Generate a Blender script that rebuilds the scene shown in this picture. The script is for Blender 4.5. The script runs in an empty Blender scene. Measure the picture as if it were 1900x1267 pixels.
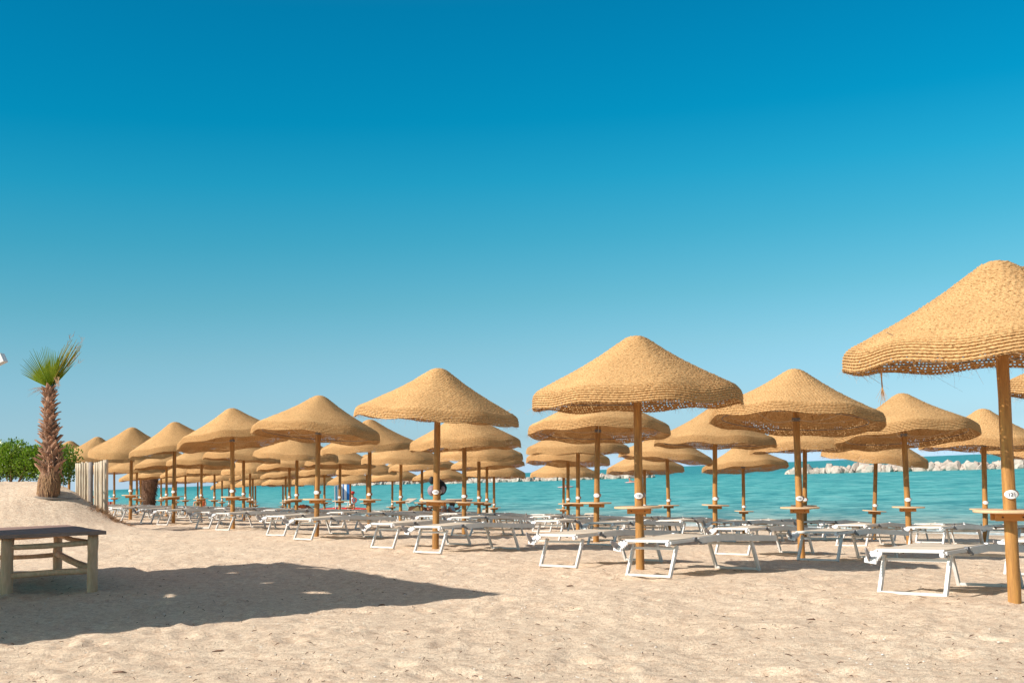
import bpy, math, random
import numpy as np
from mathutils import Vector, Matrix, Quaternion

# ------------------------------------------------------------------ camera, sky, sun
S = bpy.context.scene
COL = S.collection
F = 2200.0; PW, PH = 1900.0, 1267.0
ROLL = math.radians(2.35); PITCH = math.radians(6.32)
EYE = Vector((0, 0, 1.88)); SEA = -0.50         # sea level
fwd = Vector((0, math.cos(PITCH), math.sin(PITCH)))
r0 = Vector((1, 0, 0)); u0 = r0.cross(fwd)
CR = r0 * math.cos(ROLL) - u0 * math.sin(ROLL)
CU = u0 * math.cos(ROLL) + r0 * math.sin(ROLL)
cam = bpy.data.cameras.new('camera'); camo = bpy.data.objects.new('camera', cam); COL.objects.link(camo)
M = Matrix.Identity(4)
for i in range(3):
    M[i][0] = CR[i]; M[i][1] = CU[i]; M[i][2] = -fwd[i]; M[i][3] = EYE[i]
camo.matrix_world = M
cam.sensor_width = 36; cam.lens = 36 * F / PW; cam.clip_end = 20000; cam.clip_start = 0.1
S.camera = camo

SUN_EL = math.radians(36.0)
HX, HY = 0.862, 0.508                            # horizontal direction in which light travels
sun = bpy.data.lights.new('sun', 'SUN'); suno = bpy.data.objects.new('sun', sun); COL.objects.link(suno)
sun.energy = 4.6; sun.angle = math.radians(0.53); sun.color = (1.0, 0.94, 0.86)
d = Vector((HX * math.cos(SUN_EL), HY * math.cos(SUN_EL), -math.sin(SUN_EL)))
suno.rotation_euler = d.to_track_quat('-Z', 'Y').to_euler()

W = bpy.data.worlds.new('World'); S.world = W; W.use_nodes = True
nt = W.node_tree; nt.nodes.clear()
out = nt.nodes.new('ShaderNodeOutputWorld'); bg = nt.nodes.new('ShaderNodeBackground')
sky = nt.nodes.new('ShaderNodeTexSky'); sky.sky_type = 'NISHITA'; sky.sun_disc = False
sky.sun_elevation = SUN_EL; sky.sun_rotation = math.atan2(-HX, -HY)
sky.air_density = 1.0; sky.dust_density = 1.0; sky.ozone_density = 1.0
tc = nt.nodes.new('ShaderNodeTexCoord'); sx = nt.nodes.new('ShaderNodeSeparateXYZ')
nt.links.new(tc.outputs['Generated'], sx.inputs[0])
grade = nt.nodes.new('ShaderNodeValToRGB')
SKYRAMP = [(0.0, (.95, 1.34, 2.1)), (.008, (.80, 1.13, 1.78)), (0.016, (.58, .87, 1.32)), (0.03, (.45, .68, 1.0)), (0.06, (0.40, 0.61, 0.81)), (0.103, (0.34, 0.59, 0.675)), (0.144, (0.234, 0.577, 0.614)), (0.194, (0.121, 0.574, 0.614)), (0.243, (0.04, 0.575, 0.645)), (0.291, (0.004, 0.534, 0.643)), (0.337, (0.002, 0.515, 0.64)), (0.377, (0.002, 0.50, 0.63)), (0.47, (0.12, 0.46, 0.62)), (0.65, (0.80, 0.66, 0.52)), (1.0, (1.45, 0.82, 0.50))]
def setramp(cr, stops):
    while len(cr.elements) > 1: cr.elements.remove(cr.elements[-1])
    cr.elements[0].position = stops[0][0]; cr.elements[0].color = (*stops[0][1], 1)
    for p, c in stops[1:]:
        e = cr.elements.new(p); e.color = (*c, 1)
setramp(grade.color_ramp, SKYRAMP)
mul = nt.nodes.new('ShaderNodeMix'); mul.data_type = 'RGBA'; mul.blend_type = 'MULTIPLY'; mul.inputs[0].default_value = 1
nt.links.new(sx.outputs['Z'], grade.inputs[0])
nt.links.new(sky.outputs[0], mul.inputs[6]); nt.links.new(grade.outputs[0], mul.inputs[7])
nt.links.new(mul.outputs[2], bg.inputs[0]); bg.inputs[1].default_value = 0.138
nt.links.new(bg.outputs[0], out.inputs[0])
S.view_settings.view_transform = 'Standard'; S.view_settings.look = 'None'
S.view_settings.exposure = 0.48; S.view_settings.gamma = 1.0; S.view_settings.use_curve_mapping = False
S.render.engine = 'CYCLES'
S.cycles.max_bounces = 8; S.cycles.transparent_max_bounces = 8

rng = np.random.default_rng(7); random.seed(7)

# ------------------------------------------------------------------ helpers
def ray(px, py):
    return (fwd * F + CR * (px - PW / 2) + CU * (PH / 2 - py)).normalized()
def project(p):
    v = Vector(p) - EYE; w = v.dot(fwd)
    return PW / 2 + F * v.dot(CR) / w, PH / 2 - F * v.dot(CU) / w
def sg(x): return 1 / (1 + np.exp(-np.clip(x, -60, 60)))
def dep(X, Y):
    """depth of the sand below eye level"""
    s = X * .862 + Y * .508 - 8.44
    t = -(X - 4.09) * .508 + (Y - 9.67) * .862
    sp = np.maximum(s, 0)
    h = 1.22 + .055 * np.minimum(sp, 4) + .052 * np.clip(sp - 4, 0, 7.5) + .088 * np.clip(sp - 11.5, 0, 4) + .033 * np.clip(sp - 15.5, 0, 8.5) + .09 * np.clip(sp - 24, 0, 60)
    tt = np.clip(t, -6, 31) + .45 * np.clip(t - 31, 0, 40)
    h = h - .009 * tt * np.clip(1 - sp / 19.0, 0, 1)
    h = h - 1.3 * sg(-(X + 9.6 + .5 * np.maximum(Y - 27.3, 0) + .25 * np.maximum(27.3 - Y, 0)) / (.32 + .42 * np.clip(27.6 - Y, 0, 3.5))) * sg((Y - 24.6) / 1.25) * sg(-(Y - 33.0) / .6)
    return h
def gz(X, Y): return 1.88 - float(dep(np.float64(X), np.float64(Y)))
def ground(px, py, k=0.0):
    d = ray(px, py); t = 5.0
    for i in range(4000):
        p = EYE + d * t
        if p.z <= gz(p.x, p.y) + k: break
        t += 0.02 + t * .0008
    return Vector((p.x, p.y, gz(p.x, p.y)))
def atdepth(px, Y, z):
    """x so that (x,Y,z) shows at image column px"""
    a, b = -60.0, 60.0
    for i in range(50):
        m = (a + b) / 2
        if project((m, Y, z))[0] < px: a = m
        else: b = m
    return (a + b) / 2

def vnoise(x, y, seed=0):
    x0 = np.floor(x).astype(np.int64); y0 = np.floor(y).astype(np.int64)
    fx = x - x0; fy = y - y0; fx = fx * fx * (3 - 2 * fx); fy = fy * fy * (3 - 2 * fy)
    def hsh(i, j):
        n = (i * 374761393 + j * 668265263 + seed * 982451653) & 0x7fffffff
        n = ((n ^ (n >> 13)) * 1274126177) & 0x7fffffff
        return ((n ^ (n >> 16)) & 0xffff) / 65535.0
    a = hsh(x0, y0); b = hsh(x0 + 1, y0); c = hsh(x0, y0 + 1); e = hsh(x0 + 1, y0 + 1)
    return (a * (1 - fx) + b * fx) * (1 - fy) + (c * (1 - fx) + e * fx) * fy

class MB:
    def __init__(s): s.v = []; s.f = []; s.sm = True
    def add(s, vs, fs):
        o = len(s.v); s.v += [tuple(v) for v in vs]; s.f += [tuple(i + o for i in f) for f in fs]; return s
    def box(s, c, sz, rot=None, taper=1.0):
        x, y, z = [q / 2 for q in sz]; c = Vector(c); vs = []
        for k in (-1, 1):
            q = taper if k > 0 else 1
            for (i, j) in ((-1, -1), (1, -1), (1, 1), (-1, 1)):
                p = Vector((i * x * q, j * y * q, k * z))
                if rot: p = rot @ p
                vs.append(c + p)
        return s.add(vs, [(3, 2, 1, 0), (4, 5, 6, 7), (0, 1, 5, 4), (1, 2, 6, 5), (2, 3, 7, 6), (3, 0, 4, 7)])
    def bar(s, a, b, w, h, up=(0, 0, 1)):
        a = Vector(a); b = Vector(b); d = (b - a); L = d.length; d.normalize()
        up = Vector(up); y = up.cross(d)
        if y.length < 1e-4: y = Vector((0, 1, 0)).cross(d)
        y.normalize(); z = d.cross(y)
        vs = []
        for e in (a, b):
            for (i, j) in ((-1, -1), (1, -1), (1, 1), (-1, 1)): vs.append(e + y * (i * w / 2) + z * (j * h / 2))
        return s.add(vs, [(3, 2, 1, 0), (4, 5, 6, 7), (0, 1, 5, 4), (1, 2, 6, 5), (2, 3, 7, 6), (3, 0, 4, 7)])
    def tube(s, pts, rad, n=8, cap=True, jit=0.0):
        pts = [Vector(p) for p in pts]
        if not hasattr(rad, '__len__'): rad = [rad] * len(pts)
        rings = []; ref = None
        for i, p in enumerate(pts):
            t = (pts[min(i + 1, len(pts) - 1)] - pts[max(i - 1, 0)]).normalized()
            if ref is None:
                ref = Vector((0, 0, 1)) if abs(t.z) < .9 else Vector((1, 0, 0))
            x = ref.cross(t); x.normalize(); y = t.cross(x); ref = y.cross(Vector(x)) * 0 + ref
            ring = []
            for k in range(n):
                a = 2 * math.pi * k / n; r = rad[i] * (1 + jit * (random.random() - .5))
                ring.append(p + x * (math.cos(a) * r) + y * (math.sin(a) * r))
            rings.append(ring)
        vs = [v for r in rings for v in r]; fs = []
        for i in range(len(pts) - 1):
            for k in range(n):
                a = i * n + k; b = i * n + (k + 1) % n
                fs.append((a, b, b + n, a + n))
        if cap:
            fs.append(tuple(range(n))[::-1]); fs.append(tuple((len(pts) - 1) * n + k for k in range(n)))
        return s.add(vs, fs)
    def ball(s, c, r, n=8, m=6, sc=(1, 1, 1), rot=None):
        c = Vector(c); vs = []; fs = []
        for j in range(m + 1):
            ph = math.pi * j / m
            for k in range(n):
                a = 2 * math.pi * k / n
                p = Vector((r * sc[0] * math.sin(ph) * math.cos(a), r * sc[1] * math.sin(ph) * math.sin(a), r * sc[2] * math.cos(ph)))
                if rot: p = rot @ p
                vs.append(c + p)
        for j in range(m):
            for k in range(n):
                a = j * n + k; b = j * n + (k + 1) % n
                fs.append((a, a + n, b + n, b))
        return s.add(vs, fs)
    def mesh(s, name, mat, smooth=False):
        me = bpy.data.meshes.new(name); me.from_pydata(s.v, [], s.f); me.materials.append(mat)
        if smooth: me.shade_smooth()
        me.update(); return me
    def build(s, name, mat, parent=None, smooth=False):
        return link(name, s.mesh(name, mat, smooth), parent)
def npmesh(name, V, Q, mat, smooth=False):
    """V (n,3), Q (m,4) quads"""
    me = bpy.data.meshes.new(name); V = np.asarray(V, dtype=np.float32); Q = np.asarray(Q, dtype=np.int32)
    k = Q.shape[1]
    me.vertices.add(len(V)); me.vertices.foreach_set('co', V.ravel())
    me.loops.add(len(Q) * k); me.loops.foreach_set('vertex_index', Q.ravel())
    me.polygons.add(len(Q)); me.polygons.foreach_set('loop_start', np.arange(0, len(Q) * k, k, dtype=np.int32))
    me.polygons.foreach_set('loop_total', np.full(len(Q), k, dtype=np.int32))
    if smooth: me.polygons.foreach_set('use_smooth', np.ones(len(Q), dtype=bool))
    me.materials.append(mat); me.update(calc_edges=True); return me
def link(name, me, parent=None, loc=None, rot=None):
    o = bpy.data.objects.new(name, me); COL.objects.link(o)
    if parent: o.parent = parent
    if loc is not None: o.location = loc
    if rot is not None: o.rotation_euler = rot
    return o
def tag(o, label=None, cat=None, group=None, kind=None):
    if label: o['label'] = label
    if cat: o['category'] = cat
    if group: o['group'] = group
    if kind: o['kind'] = kind
    return o
def empty(name, loc, rz=0):
    o = bpy.data.objects.new(name, None); COL.objects.link(o); o.location = loc; o.rotation_euler = (0, 0, rz)
    o.empty_display_size = .2; return o
def copy_tree(o, parent=None):
    c = o.copy(); COL.objects.link(c); c.parent = parent
    for ch in KIDS.get(o.name, []) if False else [q for q in o.children]: copy_tree(ch, c)
    return c

# ------------------------------------------------------------------ materials
def newmat(name):
    m = bpy.data.materials.new(name); m.use_nodes = True; t = m.node_tree
    b = t.nodes['Principled BSDF']; return m, t, b
def ramp(t, src, stops):
    r = t.nodes.new('ShaderNodeValToRGB'); setramp(r.color_ramp, stops); t.links.new(src, r.inputs[0]); return r.outputs[0]
def noise(t, scale, detail=4, rough=.6, vec=None, dist=0):
    n = t.nodes.new('ShaderNodeTexNoise'); n.inputs['Scale'].default_value = scale; n.inputs['Detail'].default_value = detail
    n.inputs['Roughness'].default_value = rough; n.inputs['Distortion'].default_value = dist
    if vec is not None: t.links.new(vec, n.inputs['Vector'])
    return n.outputs['Fac']
def coords(t, which='Object', scale=(1, 1, 1)):
    c = t.nodes.new('ShaderNodeTexCoord'); m = t.nodes.new('ShaderNodeMapping'); m.inputs['Scale'].default_value = scale
    t.links.new(c.outputs[which], m.inputs[0]); return m.outputs[0]
def geopos(t, scale=(1, 1, 1), rz=0):
    c = t.nodes.new('ShaderNodeNewGeometry'); m = t.nodes.new('ShaderNodeMapping'); m.inputs['Scale'].default_value = scale
    m.inputs['Rotation'].default_value = (0, 0, rz)
    t.links.new(c.outputs['Position'], m.inputs[0]); return m.outputs[0]
def bump(t, b, src, strength, dist):
    n = t.nodes.new('ShaderNodeBump'); n.inputs['Strength'].default_value = strength; n.inputs['Distance'].default_value = dist
    t.links.new(src, n.inputs['Height']); t.links.new(n.outputs[0], b.inputs['Normal']); return n
def mixc(t, f, a, b, mode='MIX'):
    m = t.nodes.new('ShaderNodeMix'); m.data_type = 'RGBA'; m.blend_type = mode
    for s, k in ((f, 0), (a, 6), (b, 7)):
        if isinstance(s, (int, float)): m.inputs[k].default_value = s
        elif isinstance(s, tuple): m.inputs[k].default_value = (*s, 1)
        else: t.links.new(s, m.inputs[k])
    return m.outputs[2]
def math_(t, op, a, b=None, clamp=False):
    m = t.nodes.new('ShaderNodeMath'); m.operation = op; m.use_clamp = clamp
    for s, k in ((a, 0), (b, 1)):
        if s is None: continue
        if isinstance(s, (int, float)): m.inputs[k].default_value = s
        else: t.links.new(s, m.inputs[k])
    return m.outputs[0]
def simple(name, c1, c2=None, scale=8, rough=.7, bmp=0, bscale=None, stretch=(1, 1, 1), spec=.3, detail=4, rand=0):
    m, t, b = newmat(name); b.inputs['Roughness'].default_value = rough; b.inputs['Specular IOR Level'].default_value = spec
    v = coords(t, 'Object', stretch)
    c2 = c2 or tuple(q * .75 for q in c1)
    n = noise(t, scale, detail, .65, v)
    col = ramp(t, n, [(.3, c1), (.7, c2)])
    if rand:
        oi = t.nodes.new('ShaderNodeObjectInfo'); k = math_(t, 'MULTIPLY_ADD', oi.outputs['Random'], rand)
        t.nodes[-1].inputs[2].default_value = 1 - rand / 2
        hs = t.nodes.new('ShaderNodeHueSaturation'); t.links.new(k, hs.inputs['Value']); t.links.new(col, hs.inputs['Color']); col = hs.outputs[0]
    t.links.new(col, b.inputs['Base Color'])
    if bmp: bump(t, b, noise(t, bscale or scale * 3, 6, .7, v), 1.0, bmp)
    return m
def with_trans(m, amt, col):
    t = m.node_tree; b = t.nodes['Principled BSDF']; o = [n for n in t.nodes if n.type == 'OUTPUT_MATERIAL'][0]
    tr = t.nodes.new('ShaderNodeBsdfTranslucent'); mx = t.nodes.new('ShaderNodeMixShader'); mx.inputs[0].default_value = amt
    if col is None:
        src = b.inputs['Base Color'].links[0].from_socket; t.links.new(src, tr.inputs[0])
    else: tr.inputs[0].default_value = (*col, 1)
    t.links.new(b.outputs[0], mx.inputs[1]); t.links.new(tr.outputs[0], mx.inputs[2]); t.links.new(mx.outputs[0], o.inputs[0])
    return m

# sand
m_sand, t, b = newmat('sand')
p = geopos(t)
n1 = noise(t, 1.1, 5, .6, p); n2 = noise(t, 14, 6, .7, p); n3 = noise(t, 130, 3, .8, p)
c = ramp(t, n1, [(.3, (.83, .665, .49)), (.7, (.77, .60, .435))])
c = mixc(t, ramp(t, n2, [(.36, (.8,) * 3), (.58, (0,) * 3)]), c, (.58, .40, .27))
n3 = math_(t, 'ADD', math_(t, 'MULTIPLY', n3, .55), math_(t, 'MULTIPLY', noise(t, 48, 5, .8, p), .45))
grain = ramp(t, n3, [(.38, (.42,) * 3), (.455, (.88,) * 3), (.54, (1.05,) * 3), (.62, (1.5,) * 3)])
c = mixc(t, .75, c, grain, 'MULTIPLY')
vo = t.nodes.new('ShaderNodeTexVoronoi'); vo.inputs['Scale'].default_value = 11; t.links.new(p, vo.inputs['Vector'])
fl = ramp(t, vo.outputs['Distance'], [(.09, (1,) * 3), (.14, (0,) * 3)])
vs_ = t.nodes.new('ShaderNodeSeparateColor'); t.links.new(vo.outputs['Color'], vs_.inputs[0]); fl = math_(t, 'MULTIPLY', fl, math_(t, 'GREATER_THAN', vs_.outputs[0], .72))
c = mixc(t, math_(t, 'MULTIPLY', fl, .65), c, vo.outputs['Color'] if False else (.28, .17, .11))
sh = t.nodes.new('ShaderNodeTexVoronoi'); sh.inputs['Scale'].default_value = 6.3; t.links.new(p, sh.inputs['Vector'])
c = mixc(t, ramp(t, sh.outputs['Distance'], [(.045, (1,) * 3), (.07, (0,) * 3)]), c, (.85, .80, .74))
# wet sand near the water line
sep = t.nodes.new('ShaderNodeSeparateXYZ'); t.links.new(p, sep.inputs[0])
wet = ramp(t, math_(t, 'MULTIPLY_ADD', n1, .12), [(0, (1,) * 3), (1, (1,) * 3)])
zz = math_(t, 'SUBTRACT', math_(t, 'ADD', sep.outputs['Z'], .5), math_(t, 'MULTIPLY', n1, .08))
wetf = ramp(t, zz, [(.0, (1,) * 3), (.05, (0,) * 3)])
c = mixc(t, math_(t, 'MULTIPLY', wetf, .45), c, (.30, .22, .15))
t.links.new(c, b.inputs['Base Color']); b.inputs['Roughness'].default_value = .95; b.inputs['Specular IOR Level'].default_value = .15
hh = math_(t, 'ADD', math_(t, 'MULTIPLY', noise(t, 6, 6, .68, p), .038), math_(t, 'MULTIPLY', noise(t, 40, 6, .75, p), .022))
bump(t, b, hh, .9, 1.0)

# straw rope
def straw(name, a, bb, dark):
    m, t, b = newmat(name); p = coords(t)
    n = noise(t, 55, 6, .75, p); n2 = noise(t, 3.0, 3, .5, p)
    c = ramp(t, n, [(.33, dark), (.46, a), (.68, bb)])
    c = mixc(t, ramp(t, n2, [(.35, (0,) * 3), (.7, (.45,) * 3)]), c, tuple(q * .8 for q in a))
    oi = t.nodes.new('ShaderNodeObjectInfo'); hs = t.nodes.new('ShaderNodeHueSaturation')
    k = math_(t, 'ADD', math_(t, 'MULTIPLY', oi.outputs['Random'], .18), .92); t.links.new(k, hs.inputs['Value']); t.links.new(c, hs.inputs['Color'])
    t.links.new(hs.outputs[0], b.inputs['Base Color']); b.inputs['Roughness'].default_value = .85; b.inputs['Specular IOR Level'].default_value = .2
    bump(t, b, noise(t, 160, 5, .8, p), .8, .004)
    return with_trans(m, .045, None)
m_straw = straw('straw_weave', (.54, .31, .13), (.70, .45, .215), (.13, .06, .02))
m_rope = straw('straw_rope', (.58, .335, .12), (.72, .46, .195), (.30, .15, .04))
m_fibre = simple('coir_fibre', (.62, .36, .15), (.42, .21, .08), 20, .8)
m_cord = simple('pale_cord', (.62, .5, .36), (.5, .38, .26), 30, .7)
m_pole = simple('treated_pine_pole', (.52, .255, .065), (.24, .105, .03), 5, .55, .004, 40, (7, 7, .7), .35, 7, rand=.25)
# knots on poles
t = m_pole.node_tree; b = t.nodes['Principled BSDF']; src = b.inputs['Base Color'].links[0].from_socket
vo = t.nodes.new('ShaderNodeTexVoronoi'); vo.inputs['Scale'].default_value = 3.2
t.links.new(coords(t, 'Object', (1.6, 1.6, .9)), vo.inputs['Vector'])
t.links.new(mixc(t, ramp(t, vo.outputs['Distance'], [(.05, (.85,) * 3), (.11, (0,) * 3)]), src, (.12, .05, .02)), b.inputs['Base Color'])
m_tab = simple('table_wood', (.68, .47, .29), (.58, .38, .21), 6, .6, 0, None, (1, 8, 1))
m_brk = simple('bracket_wood', (.58, .26, .07), (.48, .20, .05), 6, .55, .001, 30, (1, 6, 6))
m_white = simple('white_plastic', (.82, .80, .78), (.78, .75, .73), 4, .4, spec=.4)
m_ink = simple('grey_ink', (.12, .12, .15), None, 4, .6)
m_hole = simple('dark_bolt', (.10, .05, .03), None, 4, .6)
m_alu = simple('white_painted_aluminium', (.66, .635, .60), (.52, .49, .45), 4, .38, spec=.5)
m_joint = simple('grey_plastic_joint', (.20, .20, .21), (.13, .13, .14), 9, .5)
m_cloth = simple('cream_mesh_fabric', (.68, .60, .49), (.60, .515, .40), 3, .8, .001, 200, rand=.08)
m_cloth = with_trans(m_cloth, .14, (.80, .58, .34))
m_shade = simple('greyed_shade_fabric', (.42, .38, .36), (.33, .30, .29), 12, .8)
m_logs = simple('weathered_log', (.84, .51, .31), (.58, .34, .19), 5, .75, .004, 30, (5, 5, 1), .25, 6)
m_slab = simple('weathered_dark_board', (.36, .225, .18), (.22, .14, .11), 7, .8, .002, 30, (1, 7, 1), .3)
m_slabe = m_slab
m_stake = simple('bleached_stake', (.64, .55, .42), (.44, .34, .235), 6, .8, .004, 20, (7, 7, 1), .2, 6, rand=.14)
m_stakeg = simple('grey_weathered_stake', (.34, .30, .27), (.20, .17, .16), 6, .85, .005, 20, (7, 7, 1), .2, 6)
m_boot = simple('palm_leaf_base', (.52, .30, .20), (.29, .15, .09), 9, .8, .004, 25, (1, 1, 1), .2, 6, rand=.5)
m_trunk = simple('palm_trunk', (.28, .16, .10), (.14, .075, .045), 14, .9, .01, 30)
m_root = simple('palm_root_fibre', (.50, .30, .16), (.30, .17, .085), 30, .9, .006, 60, (4, 4, 1))
m_frond = with_trans(simple('palm_frond_green', (.33, .37, .03), (.17, .24, .018), 5, .5, spec=.4), .3, (.20, .34, .02))
m_frondy = with_trans(simple('palm_frond_yellow', (.50, .40, .10), (.26, .30, .04), 5, .6), .3, (.5, .42, .1))
m_dry = simple('dry_frond', (.42, .25, .13), (.28, .15, .08), 12, .8)
m_leafA = with_trans(simple('glossy_leaf', (.20, .27, .02), (.07, .13, .012), 3.1, .33, spec=.6, rand=0), .28, (.22, .42, .02))
m_rock = simple('limestone_boulder', (.54, .46, .39), (.34, .27, .22), 1.6, .9, .03, 5, rand=.3, detail=6)
m_red = simple('red_hull', (.55, .03, .02), (.45, .03, .02), 3, .4)
m_skin = simple('skin', (.55, .27, .16), (.48, .22, .13), 6, .5)
m_skint = simple('tanned_skin', (.42, .19, .10), (.36, .15, .08), 6, .5)
m_hair = simple('brown_hair', (.09, .04, .02), None, 20, .6)
m_ltblue = simple('light_blue_cloth', (.50, .70, .76), (.42, .62, .7), 6, .8)
m_orange = simple('orange_towel', (.70, .16, .05), (.6, .12, .04), 6, .9)
m_brown = simple('brown_towel', (.14, .065, .035), (.09, .04, .025), 8, .9)
m_olive = simple('olive_bag', (.26, .21, .10), (.2, .16, .08), 8, .9)
m_black = simple('black_nylon', (.012, .012, .016), (.02, .02, .024), 8, .6)
m_mauve = simple('mauve_grey_cloth', (.30, .24, .27), (.24, .19, .22), 8, .8)
m_pink = simple('pale_pink_board', (.80, .48, .44), (.74, .4, .38), 5, .5)
m_blue = simple('blue_stripe', (.02, .17, .48), (.02, .15, .42), 6, .8)
m_cyan = simple('cyan_cloth', (.10, .52, .74), (.08, .46, .68), 6, .8)
m_stone = simple('weathered_board', (.34, .29, .24), (.25, .20, .17), 6, .85, .003, 30)
m_reed = simple('reed_matting', (.46, .32, .17), (.34, .22, .11), 20, .9, .003, 60, (8, 1, 1))
m_twig = simple('twig', (.14, .07, .04), (.09, .045, .03), 20, .9)
m_shell = simple('shell', (.78, .72, .66), (.6, .52, .45), 20, .6)
m_oar = simple('grey_oar', (.30, .30, .31), None, 9, .5)

# ------------------------------------------------------------------ ground: one sheet, fine in front, coarse around
def relief(X, Y, r):
    n = (vnoise(X * 1.1, Y * 1.1, 1) - .5) * .045 + (vnoise(X * 2.7 + 9, Y * 2.7, 2) - .5) * .034 + (vnoise(X * 6.5, Y * 6.5 + 3, 3) - .5) * .020
    rid = np.abs(vnoise(X * 3.6, Y * 3.6, 5) - .5); n = n + (rid - .25) * -.045
    cs = .42; cx = np.floor(X / cs); cy = np.floor(Y / cs); dent = 0.0 * X
    for i in (-1, 0, 1):
        for j in (-1, 0, 1):
            gx, gy = cx + i, cy + j
            h1 = np.mod(np.sin(gx * 127.1 + gy * 311.7) * 43758.5453, 1); h2 = np.mod(np.sin(gx * 269.5 + gy * 183.3) * 43758.5453, 1); h3 = np.mod(np.sin(gx * 419.2 + gy * 71.9) * 43758.5453, 1)
            dx = X - (gx + h1) * cs; dy = Y - (gy + h2) * cs; ca, sa = np.cos(h3 * 3.14), np.sin(h3 * 3.14)
            q = ((dx * ca + dy * sa) / .15) ** 2 + ((-dx * sa + dy * ca) / .075) ** 2
            dent = dent + np.where(h3 > .35, (-.026 * np.exp(-q) + .012 * np.exp(-(np.sqrt(q) - 1.7) ** 2 * 3)) * (.4 + h2), 0)
    n = n + dent
    return n + (vnoise(X * 14, Y * 14, 6) - .5) * .011 * (r < 30)
def ground_mesh():
    af = np.radians(np.arange(-31, 31.01, .19)); ac = np.radians(np.concatenate([np.arange(-180, -31.5, 5), ]))
    acr = np.radians(np.arange(36, 180, 5.0)); A = np.concatenate([ac, af, acr])
    R = [0.5]
    while R[-1] < 700:
        r = R[-1]; k = 1.25 if r < 4.5 else (1.0062 if r < 26 else (1.012 if r < 75 else 1.12)); R.append(r * k if r > 1 else r + .9)
    R = np.array(R); nA, nR = len(A), len(R)
    a, r = np.meshgrid(A, R); X = r * np.sin(a); Y = r * np.cos(a)
    Z = 1.88 - dep(X, Y)
    s = X * .862 + Y * .508 - 8.44
    land = np.clip((23 - s) / 4, 0, 1); near = np.clip(1.2 - r / 70, .15, 1)
    n = relief(X, Y, r)
    amp = .75 + .7 * sg(-(X + 8.5) / 1.5) * sg((Y - 22) / 1.5)
    Z += n * land * near * amp
    Z = np.where(r > 120, np.where(s > 0, -4.0, Z), Z)
    V = np.stack([X, Y, Z], -1).reshape(-1, 3)
    i, j = np.meshgrid(np.arange(nR - 1), np.arange(nA), indexing='ij'); jn = (j + 1) % nA
    Q = np.stack([i * nA + j, i * nA + jn, (i + 1) * nA + jn, (i + 1) * nA + j], -1).reshape(-1, 4)[:, ::-1]
    V = np.vstack([V, [[0, 0, float(1.88 - dep(0., 0.))]]])
    me = npmesh('sand', V, Q, m_sand, True); return me
tag(link('sand_beach', ground_mesh()), kind='structure')
mb = MB(); mb.add([(0.6 * math.sin(k * math.pi / 4), .6 * math.cos(k * math.pi / 4), gz(0, 0) - .02) for k in range(8)], [tuple(range(8))])

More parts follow.
